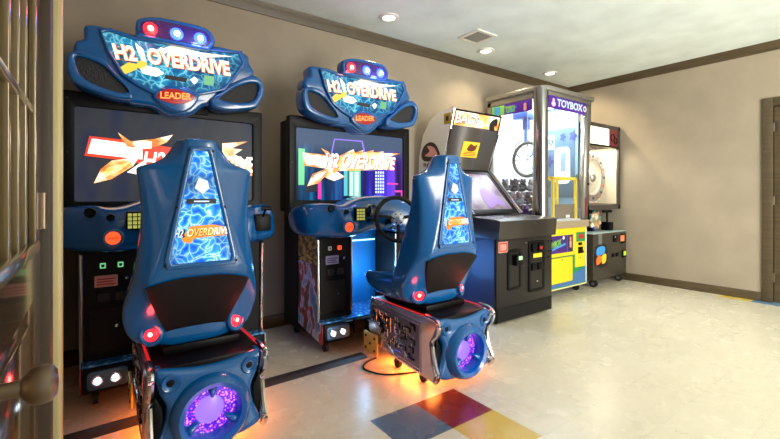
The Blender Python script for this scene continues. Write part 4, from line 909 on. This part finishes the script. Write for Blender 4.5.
    P('side_header_figure', join(plate([ell(y0 + .24, HZ0 + .06, .02)], x0 - .001, .002, 0, 'yz'), plate([rrect(y0 + .22, y0 + .26, HZ0 - .01, HZ0 + .04, .01)], x0 - .001, .002, 0, 'yz')), T_PINK, sd)
    # interior
    P('back_wall', box(x0 + .05, x1 - .02, y1 - .03, y1 - .015, .89, 2.34), mat('white_interior_board', (240, 244, 246), .4))
    P('far_side_wall', box(x1 - .055, x1 - .04, y0 + .10, y1 - .03, .89, 2.34), mat('blue_grey_interior_board', (120, 160, 185), .35))
    P('play_floor', box(x0 + .03, x1 - .03, y0 + .03, y1 - .03, .885, .90), mat('pale_play_floor', (200, 205, 215), .4))
    P('lit_ceiling_panel', box(x0 + .12, x1 - .1, y0 + .14, y1 - .08, 2.335, 2.345), glow('cool_white_panel', (225, 240, 255), 3.5))
    # printed pictures on the inner boards
    xb = x1 - .058
    P('far_picture', plate([rrect(2.84, 3.44, 1.16, 2.06, .01)], xb - .002, .002, 0, 'yz'), mat('slate_blue_picture', (66, 96, 120), .5))
    P('picture_plate', plate([rrect(3.12, 3.42, 1.80, 1.99, .01)], xb - .006, .003, 0, 'yz'), mat('pale_blue_plate', (170, 190, 200), .5))
    P('picture_lettering', text('ROAD TRIP', 3.41, 3.13, 1.85, 1.94, xb - .010, .002, 0, 0, .02, plane='yz'), mat('grey_blue_print', (40, 60, 84), .5))
    P('lit_window', plate([rrect(2.90, 3.12, 1.34, 1.82, .06)], xb - .008, .003, 0, 'yz'), glow('white_window_glow', (240, 250, 255), 1.3))
    P('window_print', join(plate([rrect(2.96, 3.03, 1.50, 1.74, .01)], xb - .010, .002, 0, 'yz')), mat('dusty_blue_print', (110, 140, 160), .5))
    for i, (a, b, rr) in enumerate(((3.20, 1.64, .07), (3.34, 1.48, .08), (2.86, 1.95, .06), (3.22, 1.34, .06), (3.00, 1.95, .05), (2.82, 1.40, .05))):
        P('picture_blot', plate([smooth_path([(a + rr * (1 if k % 2 else .55) * math.cos(k * PI / 5), b + rr * 1.3 * (1 if k % 2 else .6) * math.sin(k * PI / 5)) for k in range(10)], 2)], xb - .006 - .001 * (i % 2), .002, 0, 'yz'), mat('green_grey_print', (44, 84, 74), .5) if i % 2 else mat('deep_blue_print', (30, 50, 110), .5))
    P('prize_ring', torus((x0 + .16, 3.02, 1.62), (1, 0, 0), .20, .022, 36, 8), mat('dark_olive_ring', (58, 66, 40), .4))
    P('ring_tube', join(*[cyl((x0 + .16, 3.02, 1.62), (x0 + .16, 3.02 + .2 * math.cos(k * PI / 3), 1.62 + .2 * math.sin(k * PI / 3)), .006, seg=8) for k in range(6)]), ALU)
    P('prize_ring_hanger', cyl((x0 + .16, 3.02, 1.82), (x0 + .16, 3.02, 2.335), .006, seg=8), ALU)
    # gantry and claw
    gm = mat('blue_steel_mechanism', (60, 96, 170), .35, .5)
    P('gantry_rail', join(box(x0 + .06, x1 - .06, 3.10, 3.13, 2.24, 2.27), box(x0 + .06, x1 - .06, 3.22, 3.25, 2.24, 2.27)), ALU)
    P('claw_carriage', join(box(4.30, 4.52, 3.06, 3.29, 2.14, 2.24, .01), box(4.34, 4.40, 3.10, 3.16, 2.00, 2.14, .01), box(4.43, 4.50, 3.16, 3.24, 2.02, 2.14, .01), cyl((4.41, 3.17, 1.86), (4.41, 3.17, 2.14), .022, seg=16)), gm)
    bm = bmesh.new()
    for k in range(3):
        a = k * 2 * PI / 3 + .4; ca, sa = math.cos(a), math.sin(a)
        tube_bm(bm, smooth_path([(4.41 + ca * .03, 3.17 + sa * .03, 1.88), (4.41 + ca * .12, 3.17 + sa * .12, 1.82), (4.41 + ca * .13, 3.17 + sa * .13, 1.73), (4.41 + ca * .07, 3.17 + sa * .07, 1.66)], 4, False), .010, 8)
    P('claw', bm_mesh(bm, True), gm)
    # clear prize chute with yellow frame
    cx0, cx1, cy0, cy1, cz0, cz1 = 4.39, 4.88, 2.78, 3.03, .90, 1.40
    bm = bmesh.new()
    for a in (cx0, cx1):
        for b in (cy0, cy1): box_bm(bm, a - .014, a + .014, b - .014, b + .014, cz0, cz1)
    for b in (cy0, cy1): box_bm(bm, cx0, cx1, b - .014, b + .014, cz1 - .02, cz1 + .01)
    for a in (cx0, cx1): box_bm(bm, a - .014, a + .014, cy0, cy1, cz1 - .02, cz1 + .01)
    P('chute_frame', bm_mesh(bm), YEL)
    P('chute_flap', box(cx0 + .05, cx1 - .03, cy0 - .004, cy0 + .002, .905, 1.08), mat('smoked_acrylic', (110, 100, 90), .2, coat=.5))
    P('chute_label', box(4.66, 4.74, cy0 - .007, cy0 - .004, .915, .95), T_WHITE)
    # glass
    P('front_glass', box(x0 + .12, x1 - .05, y0 + .02, y0 + .026, .885, 2.19), GLASS)
    P('side_glass', box(x0 + .004, x0 + .010, y0 + .14, y1 - .06, .885, 2.17), GLASS)
    P('frame_lock', lathe([(0, .012), (.014, .011), (.018, 0)], (x1 - .005, y0 - .004, 1.33), (0, -1, 0), 16), BLACK)
    P('frame_label', plate([rrect(x1 - .085, x1 - .04, .93, 1.16, .003)], y0 - .008, .003), mat('dark_red_label', (110, 30, 50), .5))
    d = bpy.data.lights.new('interior_lamp', 'AREA'); d.shape = 'RECTANGLE'; d.size = .7; d.size_y = .5; d.energy = 38; d.color = (.90, .96, 1)
    o = bpy.data.objects.new('interior_lamp', d); C.objects.link(o); o.parent = root; o.location = (0.0, 0.05, 2.32)
    return root
make_claw()
# plush prizes: body with ears and eyes, individually placed in a pile
def plush_mesh():
    bm = bmesh.new()
    def blob(c, r, s=(1, 1, 1)):
        g = bmesh.ops.create_icosphere(bm, subdivisions=2, radius=r)
        for v in g['verts']: v.co = Vector((v.co.x * s[0], v.co.y * s[1], v.co.z * s[2])) + Vector(c)
    blob((0, 0, .05), .055, (1, .9, .9)); blob((0, -.01, .115), .042)
    for s in (-1, 1): blob((s * .045, -.03, .035), .02, (1, 1.3, .9)); blob((s * .05, 0, .075), .017, (1.2, .9, 1))
    return bm_mesh(bm, True)
PM = plush_mesh()
bm = bmesh.new()
for s in (-1, 1):
    g = bmesh.ops.create_icosphere(bm, subdivisions=2, radius=.016)
    for v in g['verts']: v.co += Vector((s * .03, -.005, .152))
EARS = bm_mesh(bm, True)
bm = bmesh.new()
g = bmesh.ops.create_icosphere(bm, subdivisions=2, radius=.016)
for v in g['verts']: v.co = Vector((v.co.x * 1.1, v.co.y, v.co.z * .8)) + Vector((0, -.048, .107))
MUZ = bm_mesh(bm, True)
kinds = [('black', (28, 28, 34), 'small black plush prize lying in the pile inside the claw machine'), ('grey', (96, 100, 112), 'small grey plush prize lying in the pile inside the claw machine'),
         ('purple', (84, 40, 120), 'small purple plush prize lying in the pile inside the claw machine'), ('red', (150, 40, 50), 'small red plush prize lying in the pile inside the claw machine')]
protos = {}
slots = []
rnd = random.Random(11)
for layer, (n1, n2, z) in enumerate(((5, 3, .902), (5, 3, 1.068), (4, 2, 1.234))):
    for i in range(n1):
        for j in range(n2):
            x = 4.215 + i * .158 + (layer == 2) * .06; y = 3.385 - j * .158
            if y < 3.14: continue
            if layer == 2 and rnd.random() < .45: continue
            slots.append((x, y, z))
slots += [(4.28, 2.93, .902), (4.28, 3.08, .902)]
for x, y, z in slots:
    k = rnd.choice((0, 0, 0, 1, 1, 1, 2, 0, 3)); nm, col, lab = kinds[k]
    if k not in protos:
        m = mat(nm + '_plush', col, .9); speck(m, 120, .5)
        me = PM.copy(); me.name = 'plush_body'; me.materials.append(m)
        e = EARS.copy(); e.materials.append(m); z2 = MUZ.copy(); z2.materials.append(T_WHITE if k != 1 else T_PINK)
        protos[k] = (me, e, z2)
    me, e, z2 = protos[k]
    o = bpy.data.objects.new('plush_toy', me); C.objects.link(o); o.location = (x, y, z); o.rotation_euler = (0, 0, rnd.uniform(-.5, .5))
    tag(o, lab, 'plush toy', 'plush prizes piled in the claw machine')
    for nme, mm in (('ears', e), ('muzzle', z2)):
        q = bpy.data.objects.new(nme, mm); C.objects.link(q); q.parent = o

# ---------------------------------------------------------------- spinning wheel machine
def make_wheel():
    Ctx.org = Vector((5.58, 3.05, 0))
    root = thing('prize_wheel_machine', 'black prize machine in the corner with a big white spinning wheel behind glass', 'arcade machine', Ctx.org)
    P = lambda name, me, m, par=root: link(name, me, m, par)
    x0, x1, y0, y1 = 5.14, 6.03, 2.69, 3.5
    cab = P('lower_cabinet', box(x0, x1, y0, y1, .10, .69, .006), mat('grey_brown_laminate', (52, 47, 39), .35))
    P('cabinet_top', box(x0, x1, y0 + .0, y1, .69, .705, .003), mat('teal_white_top', (150, 170, 170), .4), cab)
    lgx = x0 + .185; xs = x0 - .075
    P('front_logo', plate([smooth_path([(lgx - .14, .28), (lgx - .14, .52), (lgx + .08, .55), (lgx + .16, .50), (lgx + .15, .27)], 2)], y0 - .004, .005), T_BLACK, cab)
    P('front_logo_colour', plate([smooth_path([(lgx - .10, .41), (lgx - .11, .50), (lgx, .53), (lgx + .10, .51), (lgx + .08, .43)], 2)], y0 - .007, .003), T_BLUE, cab)
    P('front_logo_colour', plate([smooth_path([(lgx - .11, .29), (lgx - .11, .38), (lgx - .02, .42), (lgx + .02, .34)], 2)], y0 - .007, .003), mat('orange_print', (225, 110, 40), .5), cab)
    P('front_logo_colour', plate([smooth_path([(lgx + .03, .30), (lgx + .02, .40), (lgx + .13, .42), (lgx + .12, .32)], 2)], y0 - .007, .003), T_YEL, cab)
    P('logo_strap', plate([rrect(lgx - .06, lgx + .03, .55, .69, .004)], y0 - .004, .005), mat('grey_strap', (120, 122, 124), .4, .5), cab)
    P('coin_mechanism', box(xs + .58, xs + .70, y0 - .012, y0, .56, .65, .004), BLACK, cab)
    P('coin_mechanism', box(xs + .80, xs + .93, y0 - .012, y0, .53, .66, .004), BLACK, cab)
    for q in (.55, .66): P('coin_slot', box(xs + q, xs + q + .07, y0 - .012, y0, .36, .41, .003), BLACK, cab)
    P('notice_sticker', plate([rrect(xs + .77, xs + .88, .56, .64, .003)], y0 - .015, .004), mat('salmon_sticker', (225, 130, 90), .5), cab)
    P('panel_lock', lathe([(0, .01), (.012, .009), (.014, 0)], (xs + .62, y0 - .012, .625), (0, -1, 0), 12), CHROME, cab)
    P('card_display', box(xs + .84, xs + .94, y0 - .016, y0, .33, .43, .003), BLACK, cab)
    P('lime_sticker', plate([rrect(xs + .85, xs + .92, .36, .42, .002)], y0 - .020, .004), mat('lime_print', (180, 215, 50), .5), cab)
    for a in (x0 + .10, x1 - .12):
        for b in (y0 + .05, y1 - .1):
            P('caster', join(cyl((a - .016, b, .052), (a + .016, b, .052), .052, seg=24), box(a - .022, a + .022, b - .015, b + .015, .06, .105)), RUBBER, cab)
            P('caster_hub', cyl((a - .020, b, .052), (a + .020, b, .052), .022, seg=16), ALU, cab)
    # pedestal between base and wheel case
    P('pedestal', box(x0 + .20, x1 - .30, 3.0, y1, .70, 1.0, .01), BLACK)
    P('burst_sign', plate([[(x0 + .34 + (.16 if k % 2 else .115) * math.cos(k * PI / 9), .85 + (.14 if k % 2 else .10) * math.sin(k * PI / 9)) for k in range(18)]], 2.83, .03, .004), mat('multicolour_burst', (120, 140, 190), .4))
    bs = bpy.data.materials['multicolour_burst']; vo = N(bs, 'ShaderNodeTexVoronoi'); vo.inputs['Scale'].default_value = 18; L(bs, coords(bs), vo.inputs['Vector']); r = ramp(bs, [(0.2, (50, 70, 150)), (.4, (220, 220, 190)), (.55, (200, 120, 50)), (.75, (60, 130, 120))]); L(bs, vo.outputs['Color'], r.inputs['Fac']); L(bs, r.outputs['Color'], B(bs).inputs['Base Color'])
    P('burst_stand', box(x0 + .30, x0 + .38, 2.86, 3.0, .705, .80, .004), BLACK)
    P('lever', join(box(x0 + .60, x0 + .72, 2.78, 2.90, .705, .82, .01), cyl((x0 + .66, 2.84, .82), (x0 + .66, 2.84, .96), .014, seg=12), cyl((x0 + .55, 2.84, .965), (x0 + .77, 2.84, .965), .018, seg=12)), BLACK)
    # wheel case
    ux0, ux1, uz0, uz1 = x0 + .02, 6.05, 1.00, 2.15
    yf = 2.78
    P('wheel_case', join(box(ux0, ux0 + .05, yf, y1, uz0, uz1), box(ux1 - .05, ux1, yf, y1, uz0, uz1), box(ux0, ux1, yf, y1, uz1 - .05, uz1), box(ux0, ux1, yf, y1, uz0, uz0 + .06), box(ux0 + .04, ux1 - .04, y1 - .04, y1, uz0 + .05, uz1 - .03)), mat('grey_case', (70, 66, 62), .35, .3))
    P('case_glow_lining', box(ux0 + .05, ux1 - .05, y1 - .05, y1 - .042, uz0 + .1, uz1 - .05), glow('added_lining_glow', (255, 240, 205), .9, (230, 220, 190)))  # lining given its own glow to brighten the case interior
    P('case_header', join(box(ux0 + .05, ux1 - .30, yf + .01, yf + .03, 1.87, 2.10)), glow('cream_header', (255, 245, 220), 1.3, (220, 210, 190)))
    hm = P('header_print', box(ux1 - .30, ux1 - .05, yf + .01, yf + .03, 1.87, 2.10), mat('dark_red_header', (110, 40, 44), .4))
    P('header_loops', join(torus((ux1 - .20, yf + .008, 1.99), (0, 1, 0), .05, .008, 20, 6), torus((ux1 - .12, yf + .008, 1.95), (0, 1, 0), .04, .008, 20, 6)), BLACK, hm)
    P('header_divider', box(ux0 + .04, ux1 - .04, yf + .0, yf + .035, 1.845, 1.872, .003), BLACK)
    c = Vector((5.60, 2.99, 1.44)); Rr = .355
    wh = P('prize_wheel', lathe([(.0, .05), (.10, .05), (.12, .02), (.22, .02), (.24, .045), (Rr - .02, .05), (Rr, .04), (Rr, -.16), (Rr - .03, -.17), (.0, -.17)], c, (0, -1, 0), 48), mat('white_wheel', (205, 196, 178), .35))
    P('wheel_band', lathe([(.25, .052), (.25, .058), (.335, .058), (.335, .050)], c, (0, -1, 0), 48), mat('grey_wheel_band', (150, 150, 150), .3, .5), wh)
    for k in range(16):
        a = k * PI / 8; ca, sa = math.cos(a), math.sin(a); b = c + Vector((ca * .292, -.061, sa * .292))
        P('wheel_number', join(*[box(b.x - .022 + j * .018, b.x - .010 + j * .018, b.y - .002, b.y + .002, b.z - .016, b.z + .016, .002) for j in range(3)]), mat('orange_number', (215, 90, 40), .5) if k % 2 else T_BLACK, wh)
    for k in range(24):
        a = k * PI / 12; ca, sa = math.cos(a), math.sin(a); b = c + Vector((ca * .35, -.052, sa * .35))
        P('rim_bulb', lathe([(0, .008), (.007, .006), (.009, 0)], b, (0, -1, 0), 10), GFX['yellow'], wh)
    P('wheel_hub', lathe([(0, .09), (.04, .085), (.06, .07), (.07, .05)], c, (0, -1, 0), 28), CHROME, wh)
    P('arch_light', plate([smooth_path([(a - .09, b) for a, b in ((5.68, 1.75), (5.76, 1.82), (5.92, 1.83), (6.02, 1.78), (6.04, 1.50), (5.98, 1.25), (5.93, 1.25), (5.97, 1.50), (5.95, 1.72), (5.88, 1.77), (5.78, 1.77), (5.70, 1.72))], 2)], y1 - .06, .012, .003), GFX['white'])
    P('case_glass', box(ux0 + .04, ux1 - .04, yf + .004, yf + .009, uz0 + .05, 1.85), GLASS)
    P('added_side_liner', box(ux1 - .056, ux1 - .05, yf + .03, y1 - .05, uz0 + .07, 1.86), mat('cream_brightening_liner', (235, 225, 200), .5))  # pale liner added to make the inner side wall look brighter
    d = bpy.data.lights.new('case_lamp', 'AREA'); d.shape = 'RECTANGLE'; d.size = .8; d.size_y = .2; d.energy = 11; d.color = (1, .92, .75)
    o = bpy.data.objects.new('case_lamp', d); C.objects.link(o); o.parent = root; o.location = (0, -.12, 1.83)
make_wheel()

# power cable trailing from the middle machine
Ctx.org = Vector((1.55, 2.35, 0))
tag(link('power_cable', tube(smooth_path([(1.66, 2.46, .006), (1.57, 2.44, .006), (1.49, 2.36, .006), (1.52, 2.24, .006), (1.58, 2.18, .006), (1.66, 2.14, .006), (1.76, 2.10, .006)], 6, False), .006), RUBBER),
    'thin black power cable lying on the floor beside the middle seat', 'cable')
